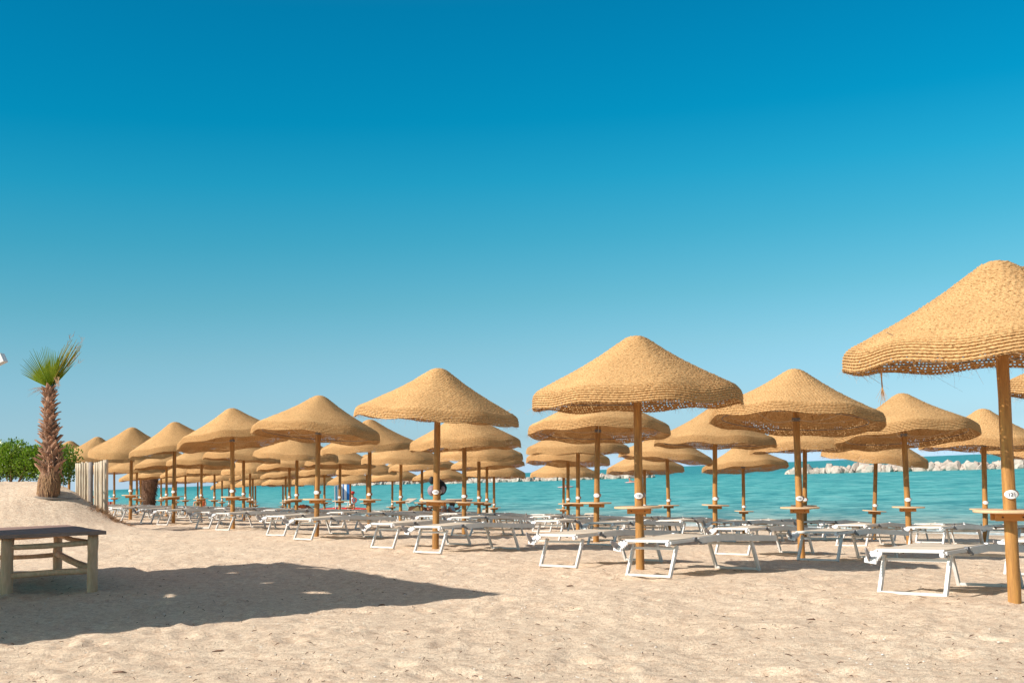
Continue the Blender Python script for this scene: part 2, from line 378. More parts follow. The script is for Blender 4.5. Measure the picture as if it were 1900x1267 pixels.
# ------------------------------------------------------------------ sea
def sea():
    m, t, b = newmat('sea_water'); g = geopos(t)
    sep = t.nodes.new('ShaderNodeSeparateXYZ'); t.links.new(g, sep.inputs[0])
    s = math_(t, 'ADD', math_(t, 'MULTIPLY', sep.outputs['X'], .862), math_(t, 'MULTIPLY', sep.outputs['Y'], .508))
    s = math_(t, 'SUBTRACT', s, 8.44)
    wav = noise(t, .22, 3, .5, geopos(t, (1, 1, 1)))
    s2 = math_(t, 'ADD', s, math_(t, 'MULTIPLY', math_(t, 'SUBTRACT', wav, .5), 5.0))
    d = math_(t, 'DIVIDE', s2, 260.0)
    c = ramp(t, d, [(0.084, (.38, .36, .29)), (.100, (.31, .37, .32)), (.124, (.18, .38, .355)), (.165, (.115, .40, .385)), (.22, (.10, .40, .38)), (.53, (.06, .36, .355)), (.78, (.025, .26, .27)), (1, (.016, .23, .25))])
    v1 = noise(t, 1.0, 8, .72, geopos(t, (.55, .30, 1), 0)); v2 = noise(t, .06, 3, .5, g)
    c = mixc(t, ramp(t, v1, [(.40, (.75,) * 3), (.54, (0,) * 3)]), c, (.012, .17, .19))
    c = mixc(t, ramp(t, v1, [(.50, (0,) * 3), (.66, (.6,) * 3)]), c, (.26, .50, .47))
    c = mixc(t, ramp(t, v2, [(.4, (0,) * 3), (.7, (.25,) * 3)]), c, (.01, .15, .19))
    foamn = noise(t, 1.6, 6, .7, g)
    sf = math_(t, 'ADD', s, math_(t, 'MULTIPLY', math_(t, 'SUBTRACT', foamn, .5), 2.2))
    foam = ramp(t, math_(t, 'DIVIDE', sf, 40.0), [(.553, (1,) * 3), (.568, (.85,) * 3), (.585, (0,) * 3), (.615, (0,) * 3), (.622, (.45,) * 3), (.630, (0,) * 3)])
    foam = math_(t, 'MULTIPLY', foam, ramp(t, noise(t, 5, 4, .7, g), [(.4, (0,) * 3), (.6, (1,) * 3)]))
    c = mixc(t, foam, c, (.8, .8, .76))
    t.links.new(c, b.inputs['Base Color']); b.inputs['Roughness'].default_value = .32
    b.inputs['Specular IOR Level'].default_value = .08; b.inputs['IOR'].default_value = 1.15
    hh = math_(t, 'ADD', math_(t, 'MULTIPLY', noise(t, 2.2, 5, .6, geopos(t, (.8, 1.8, 1), -.5)), .12), math_(t, 'MULTIPLY', noise(t, .5, 3, .6, geopos(t, (.8, .8, 1), -.5)), .6))
    bump(t, b, hh, .8, 1.0)
    # fan of water reaching the horizon
    V = [(0, 0, SEA)]; Q = []
    RR = [20, 40, 80, 160, 320, 640, 1500, 4000, 9000]; n = 96
    for r in RR:
        for k in range(n): a = 2 * math.pi * k / n; V.append((r * math.sin(a), r * math.cos(a), SEA))
    F_ = [(0, 1 + (k + 1) % n, 1 + k) for k in range(n)]
    mb = MB(); mb.v = V; mb.f = F_
    for i in range(len(RR) - 1):
        for k in range(n):
            a = 1 + i * n + k; bq = 1 + i * n + (k + 1) % n; mb.f.append((a, bq, bq + n, a + n))
    o = mb.build('sea', m); tag(o, kind='structure')
sea()

# ------------------------------------------------------------------ breakwaters
def boulder_mesh(seed):
    r = random.Random(seed); mb = MB(); mb.ball((0, 0, 0), .5, 9, 6)
    pl = [(Vector((r.gauss(0, 1), r.gauss(0, 1), r.gauss(0, 1))).normalized(), r.uniform(.26, .40)) for k in range(11)]
    vs = []
    for v in mb.v:
        p = Vector(v)
        for n_, dd in pl:
            q = p.dot(n_)
            if q > dd: p = p - n_ * (q - dd)
        vs.append(tuple(p * (1.25 + .06 * r.random())))
    mb.v = vs; return mb.mesh('boulder', m_rock)
BOULD = [boulder_mesh(i) for i in range(9)]
def breakwater(x0, y0, x1, y1, n, hgt, wid, label, seed):
    r = random.Random(seed); q_ = 1.266; x0, y0, x1, y1, hgt, wid = [v * q_ for v in (x0, y0, x1, y1, hgt, wid)]
    root = empty('rock_breakwater', ((x0 + x1) / 2, (y0 + y1) / 2, SEA)); tag(root, label, 'breakwater', 'breakwaters out in the sea')
    c = root.location.copy(); L = math.hypot(x1 - x0, y1 - y0); tx, ty = (x1 - x0) / L, (y1 - y0) / L
    for k in range(n):
        u = (k + r.random()) / n; lv = r.random()
        w = r.uniform(-1, 1) * wid * (1 - lv * .75)
        endf = min(1, min(u, 1 - u) * 14 + .35)
        z = lv * hgt * .34 * endf
        px = x0 + (x1 - x0) * u - ty * w; py = y0 + (y1 - y0) * u + tx * w
        sz = r.choice([r.uniform(.6, 1.1), r.uniform(1.1, 2.0)]) * hgt * .62
        o = link('boulder', BOULD[r.randrange(9)], root, Vector((px, py, z + SEA)) - c, (r.uniform(0, 6), r.uniform(0, 6), r.uniform(0, 6)))
        o.scale = (sz * r.uniform(1, 1.5), sz * r.uniform(.8, 1.2), sz * r.uniform(.8, 1.0))
breakwater(41.0, 180, 62.5, 132, 210, 1.35, 1.9, 'pale boulder breakwater at right, behind the nearest parasols', 1)
breakwater(-16.5, 282, 24.4, 219, 210, 1.5, 2.0, 'pale boulder breakwater in the middle of the bay', 2)
breakwater(-56, 372, -27.5, 332, 90, 1.5, 2.0, 'farthest low boulder breakwater, behind the striped lifeguard chair', 3)

# ------------------------------------------------------------------ straw parasol
HT = 2.77
CP = [(0, 0), (.06, .003), (.125, .026), (.21, .082), (.40, .21), (.60, .33), (.80, .438), (.97, .525), (1.11, .603), (1.20, .652), (1.243, .70), (1.252, .77), (1.252, .850)]
def prof():
    P = np.array(CP); d = np.r_[0, np.cumsum(np.hypot(*np.diff(P, axis=0).T))]; L = d[-1]
    s = np.linspace(0, L, 400); r = np.interp(s, d, P[:, 0]); z = np.interp(s, d, P[:, 1])
    k = np.ones(13) / 13
    rp = np.convolve(np.pad(r, 6, mode='reflect', reflect_type='odd'), k, 'valid'); zp = np.convolve(np.pad(z, 6, mode='reflect', reflect_type='odd'), k, 'valid')
    rp = np.maximum(rp, 0); rp[0] = 0.0
    return s, rp, HT - zp, L
PS, PR, PZ, PL = prof()
def per_noise(th, seed, k):
    r = np.random.default_rng(seed); o = 0
    for i in range(1, k + 1): o = o + np.sin(i * th + r.uniform(0, 6.28)) * r.uniform(.4, 1) / i ** .6
    return o / 1.8
def surf(s, th, seed, off=0.0):
    r = np.interp(s, PS, PR); z = np.interp(s, PS, PZ)
    dr = np.interp(s + .01, PS, PR) - np.interp(s - .01, PS, PR); dz = np.interp(s + .01, PS, PZ) - np.interp(s - .01, PS, PZ)
    l = np.hypot(dr, dz) + 1e-9; nr, nz = -dz / l, dr / l
    w = np.clip((s - (PL - .62)) / .62, 0, 1); w = w * w * (3 - 2 * w)
    ph = seed * 1.3; fl = (.15, .0, .35, .25)[seed % 4]
    w2 = np.clip((s - (PL - .27)) / .27, 0, 1); w2 = w2 * w2 * (3 - 2 * w2)
    r = r * (1 - .035 * fl) + .085 * fl * w2; z = z + .10 * fl * w2
    r = r + off * nr; z = z + off * nz
    r = r * (1 + w * (.014 * np.cos(8 * th + ph) + .014 * per_noise(th, seed, 5) + .010 * per_noise(th, seed + 9, 14) * w))
    z = z + w * (.018 * np.cos(8 * th + ph) + .019 * per_noise(th, seed + 3, 4) + .014 * per_noise(th, seed + 5, 12) * w)
    z = z - .014 * (.5 - .5 * np.cos(8 * th + ph)) * np.clip(s / .5, 0, 1) * (1 - w)
    return np.stack([r * np.cos(th), r * np.sin(th), z], -1)
NB = 13; PITCHR = .0265
def canopy_mesh(seed):
    g = np.random.default_rng(seed + 40)
    nb = (13, 14, 9, 8)[seed % 4]; s1 = PL - nb * PITCHR; VV = []; QQ = []; base = 0
    rows = []; x = .012
    while x < s1: rows.append((x, .0205, .0094, 5)); x += .0205
    for k in range(nb + 1): rows.append((s1 + (k + .35) * PITCHR, PITCHR, .0112 if k < nb else .0160, 6))
    for n_, (sc, pt, rr, ns) in enumerate(rows):
        bold = ns == 6; R0 = float(np.interp(sc, PS, PR)); sg_ = max(24, int(2 * math.pi * R0 / (.0195 if bold else .0165)))
        th = np.linspace(0, 2 * np.pi, sg_, endpoint=False) + g.uniform(0, .05)
        wob = .0016 * per_noise(th * 9, seed * 7 + n_, 5); per = int(sg_ / 3)
        tw = np.sin(th * per + n_ * 1.7)
        r_ = rr * (1 + g.normal(0, .13 if bold else .17, sg_) + (.20 if bold else .26) * tw)
        lift = g.normal(0, .0012 if bold else .0022, sg_)
        for a in range(ns):
            an = 2 * math.pi * a / ns + math.pi / ns
            VV.append(surf(sc + wob + .0015 * tw + r_ * math.cos(an) * .95, th, seed, r_ * math.sin(an) + lift))
        ii, jj = np.meshgrid(np.arange(ns), np.arange(sg_), indexing='ij'); i2 = (ii + 1) % ns; j2 = (jj + 1) % sg_
        QQ.append((np.stack([ii * sg_ + jj, ii * sg_ + j2, i2 * sg_ + j2, i2 * sg_ + jj], -1) + base).reshape(-1, 4)); base += ns * sg_
        if n_ < len(rows) - 1:      # knotted ties joining the rope rows, open gaps in between
            VV += [surf(np.full(sg_, sc), th, seed, -.003), surf(np.full(sg_, rows[n_ + 1][0]), th, seed, -.003)]
            jj = np.arange(sg_); kp = ((g.random(sg_) < .34) | ((jj + n_) % 2 == 0)) if bold else (g.random(sg_) < .93)
            jj = jj[kp]; j2 = (jj + 1) % sg_
            QQ.append(np.stack([jj, j2, j2 + sg_, jj + sg_], -1) + base); base += 2 * sg_
    return npmesh('canopy', np.vstack(VV), np.vstack(QQ), m_straw, True), None
def cap_mesh(seed):
    mb = MB(); vs = [tuple(surf(np.array(s), np.array(a * math.pi / 10), seed, .006)) for s in (.001, .015, .03, .05) for a in range(20)]
    mb.add(vs, [(i * 20 + k, (i + 1) * 20 + k, (i + 1) * 20 + (k + 1) % 20, i * 20 + (k + 1) % 20) for i in range(3) for k in range(20)])
    return mb.mesh('crown_knot', m_straw, True)
def fringe_mesh(seed):
    g = np.random.default_rng(seed + 80); V = []; Q = []
    def hair(p, d, L, w, curl):
        p = np.array(p); d = d / np.linalg.norm(d); side = np.cross(d, [0.3, .5, .8]); side /= np.linalg.norm(side); side *= w / 2
        b0 = len(V); seg = 4
        c = np.array([curl * g.normal(), curl * g.normal(), -abs(curl) * .8])
        for i in range(seg + 1):
            q = i / seg; pt = p + d * L * q + c * L * q * q
            V.append(pt - side * (1 - .6 * q)); V.append(pt + side * (1 - .6 * q))
        for i in range(seg): Q.append((b0 + 2 * i, b0 + 2 * i + 1, b0 + 2 * i + 3, b0 + 2 * i + 2))
    for k in range(620):      # rim
        th = g.uniform(0, 6.283); p = surf(np.array(PL + g.uniform(-.02, .02)), np.array(th), seed, g.uniform(-.012, .012))
        out = np.array([math.cos(th), math.sin(th), 0]); inn = g.choice([-1, 1], p=[.7, .3])
        hair(p, out * inn * .5 + np.array([g.normal() * .5, g.normal() * .5, g.uniform(-.8, .45)]), g.uniform(.015, .055), .0024, .9)
    for k in range(900):      # whiskers on the skin of the canopy
        s = PL * math.sqrt(g.uniform(.004, 1)); th = g.uniform(0, 6.283); p = surf(np.array(s), np.array(th), seed, .004)
        q = surf(np.array(s), np.array(th), seed, .1); n = q - p
        hair(p, n / .1 + g.normal(0, .9, 3), g.uniform(.008, .028), .0018, .5)
    for k in range(70):      # long loose curls hanging inside the rim
        th = g.uniform(0, 6.283); p = surf(np.array(PL - g.uniform(0, .15)), np.array(th), seed, -.012)
        hair(p, np.array([-math.cos(th) * .6 + g.normal() * .4, -math.sin(th) * .6 + g.normal() * .4, -.6]), g.uniform(.04, .11), .0028, 1.6)
    return npmesh('fringe', V, Q, m_fibre)
NVAR = 4
CAN = [canopy_mesh(k)[0] for k in range(NVAR)]; CAP = [cap_mesh(k) for k in range(NVAR)]; FRI = [fringe_mesh(k) for k in range(NVAR)]
def pole_mesh(k):
    r = random.Random(k); pts = []; rad = []
    for i in range(13):
        z = -.35 + 2.98 * i / 12; pts.append((r.uniform(-.002, .002), r.uniform(-.002, .002), z)); rad.append(.0525 - .0035 * i / 12 + r.uniform(-.0012, .0012))
    return MB().tube(pts, rad, 18).mesh('pole', m_pole, True)
POLE = [pole_mesh(k) for k in range(3)]
def disc_mesh():
    mb = MB(); n = 40; R = .285
    for z, r in ((.742, R - .006), (.742, .057), (.718, .057), (.718, R - .006), (.724, R), (.736, R), (.742, R - .006)):
        for k in range(n): a = 2 * math.pi * k / n; mb.v.append((r * math.cos(a), r * math.sin(a), z))
    for i in range(6):
        for k in range(n): a = i * n + k; b_ = i * n + (k + 1) % n; mb.f.append((a, a + n, b_ + n, b_))
    return mb.mesh('table_top', m_tab)
DISC = disc_mesh()
def bracket_mesh():
    mb = MB(); mb.box((0, 0, .685), (.27, .032, .062))
    return mb.mesh('table_bracket', m_brk)
BRK = bracket_mesh()
def bolt_mesh():
    return MB().tube([(0, -.004, 0), (0, .004, 0)], .0075, 8).mesh('bolt', m_hole)
BOLT = bolt_mesh()
def plate_mesh():
    mb = MB(); n = 24; vs = []
    for y, q in ((0, 1), (-.006, 1), (-.008, .9)):
        for k in range(n):
            a = 2 * math.pi * k / n; x = .053 * q * math.cos(a); z = .036 * q * math.sin(a)
            vs.append((x, y + x * x * 4.5, z))
    fs = [(i * n + k, i * n + (k + 1) % n, (i + 1) * n + (k + 1) % n, (i + 1) * n + k) for i in range(2) for k in range(n)]
    vs.append((0, 0, 0)); vs.append((0, -.008, 0))
    fs += [((k + 1) % n, k, 3 * n) for k in range(n)] + [(2 * n + k, 2 * n + (k + 1) % n, 3 * n + 1) for k in range(n)]
    mb.add(vs, fs); return mb.mesh('number_plate', m_white)
PLATE = plate_mesh()
def rib_mesh():
    a = surf(np.array(.08), np.array(0.), 0, -.07); b_ = surf(np.array(PL - .34), np.array(0.), 0, -.075)
    return MB().tube([tuple(a), tuple((a + b_) / 2), tuple(b_)], [.011, .010, .008], 6).mesh('rib', m_pole)
RIB = rib_mesh()
def cordm(k):
    r = random.Random(k); pts = []
    for i in range(11):
        q = i / 10; pts.append((.05 + 1.10 * q, 0, 2.02 + .12 * q * q - .05 * math.sin(math.pi * q) * (1 + .5 * k)))
    return MB().tube(pts, .0038, 5).mesh('cord', m_cord)
CORD = [cordm(0), cordm(1)]
COLR = MB().tube([(0, 0, 2.0), (0, 0, 2.05)], .062, 14).mesh('pole_collar', m_joint)
CHOOP = MB().tube([(1.06 * math.cos(a * math.pi / 16), 1.06 * math.sin(a * math.pi / 16), 2.0) for a in range(33)], .006, 5, False).mesh('rim_hoop', m_joint)
def number_mesh(txt):
    cu = bpy.data.curves.new('number', 'FONT'); cu.body = txt; cu.size = .042; cu.align_x = 'CENTER'; cu.align_y = 'CENTER'; cu.extrude = .0008
    o = bpy.data.objects.new('tmp', cu); COL.objects.link(o)
    dg = bpy.context.evaluated_depsgraph_get(); me = bpy.data.meshes.new_from_object(o.evaluated_get(dg))
    bpy.data.objects.remove(o); me.materials.clear(); me.materials.append(m_ink); me.name = 'number'; return me

ORD = ['', 'first', 'second', 'third', 'fourth', 'fifth', 'sixth', 'seventh', 'eighth', 'ninth', 'tenth', 'eleventh', 'twelfth', 'thirteenth', 'fourteenth', 'fifteenth', 'sixteenth', 'seventeenth']
ROWN = ['', 'front row', 'second row', 'middle row', 'fourth row', 'waterside row']
def where(row, k):
    return ('rightmost' if k == 0 else ORD[k + 1] + ' from right') 
def parasol(row, k, pxb, D, pxt=None, var=0, rz=0, extra_tilt=(0, 0), txt=None, sc=1.0):
    if pxt is None: pxt = pxb
    X = atdepth(pxb, D, 1.88 - 1.3); zb = gz(X, D)
    X = atdepth(pxb, D, zb); zb = gz(X, D)
    Xt = atdepth(pxt, D, zb + 1.9)
    lean = math.atan2(Xt - X, 1.9)
    root = empty('straw_parasol', (X, D, zb)); root.rotation_euler = (0, lean, 0); root.scale = (sc, sc, sc)
    tag(root, 'straw parasol with round shelf, %s in the %s' % (where(row, k), ROWN[row]), 'parasol', 'straw parasols in rows on the sand')
    can = link('canopy', CAN[var], root, (0, 0, 0), (math.radians(extra_tilt[0]), math.radians(extra_tilt[1]), rz))
    if any(extra_tilt):   # keep the crown over the pole
        R = can.rotation_euler.to_matrix(); can.location = Vector((0, 0, 2.5)) - R @ Vector((0, 0, 2.5))
    link('crown_knot', CAP[var], can)
    fr = link('fringe', FRI[var], can); fr['kind'] = 'stuff'
    link('pole', POLE[k % 3], root, (0, 0, 0), (0, 0, k * 1.7 + row))
    a0 = -.18 + .1 * math.sin(k * 2.3 + row)
    ta = math.radians(random.Random(row * 50 + k).uniform(-1.8, 1.8))
    link('table_top', DISC, root, (0, 0, 0), (0, ta, 0))
    for sgn in (-1, 1):
        bkt = link('table_bracket', BRK, root, (-math.sin(a0) * .068 * sgn, math.cos(a0) * .068 * sgn, 0), (0, 0, a0))
        if sgn < 0 and D < 25:
            for bx in (-.085, .075): link('bolt', BOLT, bkt, (bx, -.017, .685))
    zp = .865
    p1 = link('number_plate', PLATE, root, (-.008, -.060, zp), (0, 0, -.12))
    if txt: link('number', number_mesh(txt), p1, (0, -.0105, -.001), (math.pi / 2, 0, 0))
    link('number_plate', PLATE, root, (.046, .045, zp + .004), (0, 0, 2.4))
    if D < 36:
        link('pole_collar', COLR, root)
        for q in range(8): link('rib', RIB, can, None, (0, 0, q * math.pi / 4 + .2))
        for q in range(5): link('cord', CORD[q % 2], root, None, (0, 0, q * 1.2566 + row + k * .7))
        if D < 25: link('rim_hoop', CHOOP, can)
    return root

# pole column at the sand, distance, pole column under the rim, canopy variant, tilt
PAR = {
 1: [(1883, 9.86, 1861, 0, (-3.5, 0), '121'), (1188, 14.0, 1182.5, 1, (0, 1.0), '120'), (808, 18.7, 811.5, 2, (-3, 2.0), '119'), (587, 23.2, 590.5, 0, (-4.5, 3.5), None),
     (432, 28.0, 431, 3, (-6, 3), None), (321.5, 32.3, 324, 2, (-5, 4), None), (241.7, 36.6, 244, 1, (-5.5, 4), None), (178, 41.0, 180, 0, (0, 4), None), (127, 45.6, 129, 2, (0, 3), None), (82, 50, 84, 1, (0, 2), None)],
 2: [(2118, 12.9, 2100, 2, (0, 0), None), (1487.5, 17.3, 1477.5, 3, (-6, 0), '101'), (1105.8, 22.0, 1109, 0, (-5, 2), None), (861, 26.5, 861.7, 1, (-2, 1.5), None), (685, 31.2, 686, 2, (-1, 3), None), (550, 35.2, 551, 3, (-4, 3), None),
     (452, 39.9, 452, 0, (-3, 4), None), (373, 44.4, 374, 1, (0, 4), None), (309, 48.9, 309, 2, (0, 3), None), (254, 53.4, 254, 3, (0, 3), None), (212, 58, 212, 0, (0, 3), None)],
 3: [(1688, 21.6, 1678, 1, (-7, -2), None), (1327, 24.9, 1326.5, 2, (0, 1), None), (1072.5, 29.7, 1072.5, 3, (0, 1), None), (889, 34, 888.5, 0, (-2, 2), None), (743, 38.5, 744, 1, (1, 1), None), (630, 43, 631, 2, (-3, 2), None),
     (537, 47.4, 537, 3, (0, 2), None), (464, 52, 464, 0, (0, 2), None), (398, 56.5, 398, 1, (0, 3), None), (344, 61, 344, 2, (0, 2), None), (299, 65.5, 299, 3, (0, 2), None), (261, 70, 261, 0, (0, 2), None)],
 4: [(1829, 24.1, 1825.5, 2, (0, 1), None), (1493, 27.0, 1493.5, 0, (2, 3), None), (1242, 32.3, 1238, 3, (-6, 0), None), (1054, 36.6, 1054, 1, (-4, 1), None), (903.5, 41, 903.5, 2, (-4, 1), None), (783, 45.6, 783, 3, (0, 3), None),
     (682, 50.2, 681, 0, (0, 3), None), (602, 54.8, 602, 1, (0, 2), None), (530, 59.4, 530, 2, (0, 2), None), (469, 64, 469, 3, (0, 2), None), (412, 68.6, 412, 0, (0, 2), None), (367, 73, 367, 1, (0, 2), None), (327, 77.6, 327, 2, (0, 2), None)],
 5: [(1935, 26.6, 1934, 3, (-6, 0), None), (1621, 30.0, 1625, 1, (1, 4), None), (1380.5, 35.0, 1379, 2, (-6, 0), None), (1196, 40.2, 1196, 0, (0, 4), None), (1045.5, 44.5, 1045.8, 3, (0, 1), None), (917, 48.6, 916.5, 1, (0, 1), None),
     (816, 53, 816, 2, (0, 1), None), (728, 57.5, 728, 0, (0, 2), None), (650, 62, 650, 3, (0, 2), None), (585, 66.5, 585, 1, (0, 2), None), (525, 71, 525, 2, (0, 2), None), (474, 75.5, 474, 0, (0, 2), None), (425, 80, 425, 1, (0, 2), None)],
}
POS = {}
for row, lst in PAR.items():
    for k, (pb, D, pt, var, tl, txt) in enumerate(lst):
        if D > 47: tl = (-3.5 * abs(math.sin(k * 2.1 + row)), 3 * math.sin(k * 1.3 + row * 2))
        o = parasol(row, k, pb, D, pt, var, (row * 2.1 + k * 1.37) % 6.28, tl, txt, 1.0 + .02 * math.sin(k * 3.1 + row))
        POS[(row, k)] = o.location.copy()

# loose tuft of fibre hanging off the big parasol
def tuft():
    c = POS[(1, 0)]; g = np.random.default_rng(3)
    Y = c.y - .15; z = 1.88 + .9; 
    d = ray(1635, 697); p = EYE + d * (Y / d.y)
    mb = MB()
    for k in range(26):
        q = Vector((g.normal(0, .004), g.normal(0, .004), 0)); e = Vector((g.normal(0, .022), g.normal(0, .022), -.20 + g.normal(0, .03)))
        mb.tube([p + q + Vector((0, 0, .06)), p + q * .4 + Vector((0, 0, -.03)), p + q * .5 + Vector((0, 0, -.10)), p + e], [.0022, .002, .002, .0008], 3)
    mb.build('straw_tuft', m_fibre); tag(bpy.data.objects['straw_tuft'], 'frayed tuft of coir fibre dangling from the biggest parasol rim', 'tuft')
tuft()

# ------------------------------------------------------------------ sunbeds
WB = .64; LB = 1.86
def zprof(x): return .375 + .045 * max(0, 1 - abs(x - .82) / .82) 
def sunbed_meshes():
    D = {}
    # fabric panels: head panel and body panel, drawn over the rails and down their sides
    def panel(x0, x1, nm, zfun, drop):
        n = 9; m = 9; vs = []; fs = []
        for i in range(n + 1):
            x = x0 + (x1 - x0) * i / n
            for j in range(m + 3):
                if j == 0: y, z = -WB / 2 - .004, zfun(x) - drop
                elif j == m + 2: y, z = WB / 2 + .004, zfun(x) - drop
                else:
                    q = (j - 1) / m; y = -WB / 2 + WB * q; z = zfun(x) + .004 - .022 * math.sin(math.pi * q) * math.sin(math.pi * (i + .6) / (n + 1.2))
                vs.append((x, y, z))
        mm = m + 3
        for i in range(n):
            for j in range(mm - 1): fs.append((i * mm + j, (i + 1) * mm + j, (i + 1) * mm + j + 1, i * mm + j + 1))
        return MB().add(vs, fs).mesh(nm, m_cloth)
    D['head_panel'] = panel(.0, .44, 'head_panel', lambda x: zprof(.44) + (.44 - x) * -.04, .02)
    D['seat_panel'] = panel(.46, 1.36, 'seat_panel', zprof, .03)
    D['foot_panel'] = panel(1.38, LB, 'foot_panel', lambda x: zprof(x) - .004, .03)
    mb = MB()   # side rail
    for a, b_ in (((.0, zprof(.44) - .022 - .02), (.45, zprof(.44) - .02)), ((.46, zprof(.46) - .035), (.82, zprof(.82) - .035)), ((.82, zprof(.82) - .035), (LB, zprof(LB) - .035))):
        mb.bar((a[0], 0, a[1]), (b_[0], 0, b_[1]), .024, .066 if a[0] > .1 else .03)
    D['side_rail'] = mb.mesh('side_rail', m_alu)
    mb = MB(); mb.bar((0, -WB / 2, 0), (0, WB / 2, 0), .03, .03); D['cross_bar'] = mb.mesh('cross_bar', m_alu)
    # U-frame legs: origin at the top, along x outward
    def leg(dx, h, nm):
        mb = MB(); y = WB / 2 - .012; w = .032
        mb.bar((0, -y, 0), (dx, -y, -h), w, w, (1, 0, 0)); mb.bar((0, y, 0), (dx, y, -h), w, w, (1, 0, 0))
        mb.bar((dx * .06, -y + w / 2 + .001, -h * .10), (dx * .06, y - w / 2 - .001, -h * .10), w * .8, w * .8)
        mb.bar((dx * .95, -y + w / 2 + .001, -h * .95), (dx * .95, y - w / 2 - .001, -h * .95), w * .8, w * .8)
        return mb.mesh(nm, m_alu)
    D['legA'] = leg(-.13, .335, 'leg_frame'); D['legB'] = leg(.13, .335, 'leg_frame')
    mb = MB(); mb.tube([(0, -.018, 0), (0, .018, 0)], .022, 10); mb.tube([(0, -.022, 0), (0, .022, 0)], .009, 8); D['hub'] = mb.mesh('hinge_hub', m_white)
    mb = MB(); mb.tube([(0, -.020, 0), (0, .020, 0)], .026, 10); mb.bar((0, 0, 0), (.10, 0, -.045), .03, .022); D['lock'] = mb.mesh('hinge_lock', m_joint)
    mb = MB(); mb.box((0, 0, 0), (.05, .02, .055)); mb.tube([(-.01, -.02, -.01), (-.01, .02, -.01)], .02, 10); D['brk'] = mb.mesh('end_bracket', m_white)
    # folded sunshade at the left of the head end
    mb = MB(); 
    for k in range(5):
        x = -.05 - .026 * k
        mb.bar((x, WB / 2 + .03, -.028 * k * .5 + .01), (x - .01, WB / 2 - .09, -.03 * k * .5), .008, .04, (0, 0, 1))
    D['fold'] = mb.mesh('shade_fabric', m_white)
    vs = []; n = 14
    for y in (-.006, .006):
        for k in range(n):
            a = 2 * math.pi * k / n; vs.append((.13 * math.cos(a), y, .032 * math.sin(a)))
    mb = MB().add(vs, [tuple(range(n)), tuple(range(2 * n - 1, n - 1, -1))] + [(k, k + n, (k + 1) % n + n, (k + 1) % n) for k in range(n)])
    D['paddle'] = mb.mesh('shade_arm', m_shade)
    return D
SB = sunbed_meshes()
def sunbed(X, Y, ang, label, detail=2, far_dz=None, jit=0):
    ux, uy = math.cos(ang), math.sin(ang)
    z0 = gz(X, Y) + .008; z1 = .008 + gz(X + ux * 1.55, Y + uy * 1.55); pitch = -math.atan2(z1 - z0, 1.55)
    root = empty('sunbed', (X, Y, z0 + .012)); root.rotation_mode = 'QUATERNION'
    root.rotation_quaternion = Quaternion((0, 0, 1), ang) @ Quaternion((0, 1, 0), pitch)
    tag(root, label, 'sunbed', 'white framed sunbeds set out under the straw parasols')
    for nm in ('head_panel', 'seat_panel', 'foot_panel'): link(nm, SB[nm], root)
    for s_ in (-1, 1): link('side_rail', SB['side_rail'], root, (0, s_ * (WB / 2 + .013), 0))
    link('leg_frame', SB['legA'], root, (.13, 0, .325)); link('leg_frame', SB['legB'], root, (1.42, 0, .325))
    if detail > 0:
        for x, z in ((.012, zprof(.44) - .026), (.45, zprof(.44) - .03), (1.37, zprof(1.37) - .03), (LB, zprof(LB) - .03)): link('cross_bar', SB['cross_bar'], root, (x, 0, z))
        for s_ in (-1, 1):
            link('hinge_hub', SB['hub'], root, (.82, s_ * (WB / 2 + .004), zprof(.82) - .012))
            link('hinge_lock', SB['lock'], root, (.40, s_ * (WB / 2 + .012), zprof(.44) - .02))
            link('end_bracket', SB['brk'], root, (-.005, s_ * (WB / 2 - .01), zprof(.44) - .05))
        link('shade_arm', SB['paddle'], root, (-.17, WB / 2 - .02, zprof(.44) - .075), (0, .55 + jit, .25))
        link('shade_fabric', SB['fold'], root, (0, 0, zprof(.44) - .06), (0, 0, 0))
    return root
# vectors of the pair relative to the pole: left bed and right bed (near end centre)
OCC = {}
for row, lst in PAR.items():
    for k, e in enumerate(lst):
        p = POS[(row, k)]
        r = random.Random(row * 100 + k)
        for side, (ox, oy) in (('left', (-.90, .52)), ('right', (-.04, -.98))):
            if (row == 5 and k >= 10) or (row, k, side) == (1, 0, 'right'): continue
            if (row, k, side) in ((4, 4, 'left'), (5, 6, 'right'), (5, 8, 'left'), (5, 8, 'right'), (5, 7, 'left')): continue
            ang = math.radians(42 + r.uniform(-2.5, 2.5)); x = p.x + ox + r.uniform(-.06, .06); y = p.y + oy + r.uniform(-.06, .06)
            if (row, k, side) == (1, 0, 'left'): x, y, ang = p.x - .62, p.y + .66, math.radians(44.5)
            lab = 'white sunbed, %s of the pair by the parasol %s, %s' % (side, where(row, k), ROWN[row])
            sunbed(x, y, ang, lab, 1 if p.y < 60 else 0, jit=r.uniform(-.25, .25))
# ------------------------------------------------------------------ helpers for placing by sight line at a real distance
def at(px, py, Y):
    d = ray(px, py); return EYE + d * (Y / d.y)
def nolabel_adopt(o, parent):
    bpy.context.view_layer.update()
    o.parent = parent; o.matrix_parent_inverse = parent.matrix_world.inverted()
    return o
def root_at(name, p, label, cat, group=None):
    o = empty(name, p); tag(o, label, cat, group); bpy.context.view_layer.update(); return o
def wpart(mb, name, mat, root, smooth=False):
    """mesh given in world coordinates, made a child of root (unrotated empty)"""
    l = root.location; mb.v = [(v[0] - l.x, v[1] - l.y, v[2] - l.z) for v in mb.v]
    return mb.build(name, mat, root, smooth)

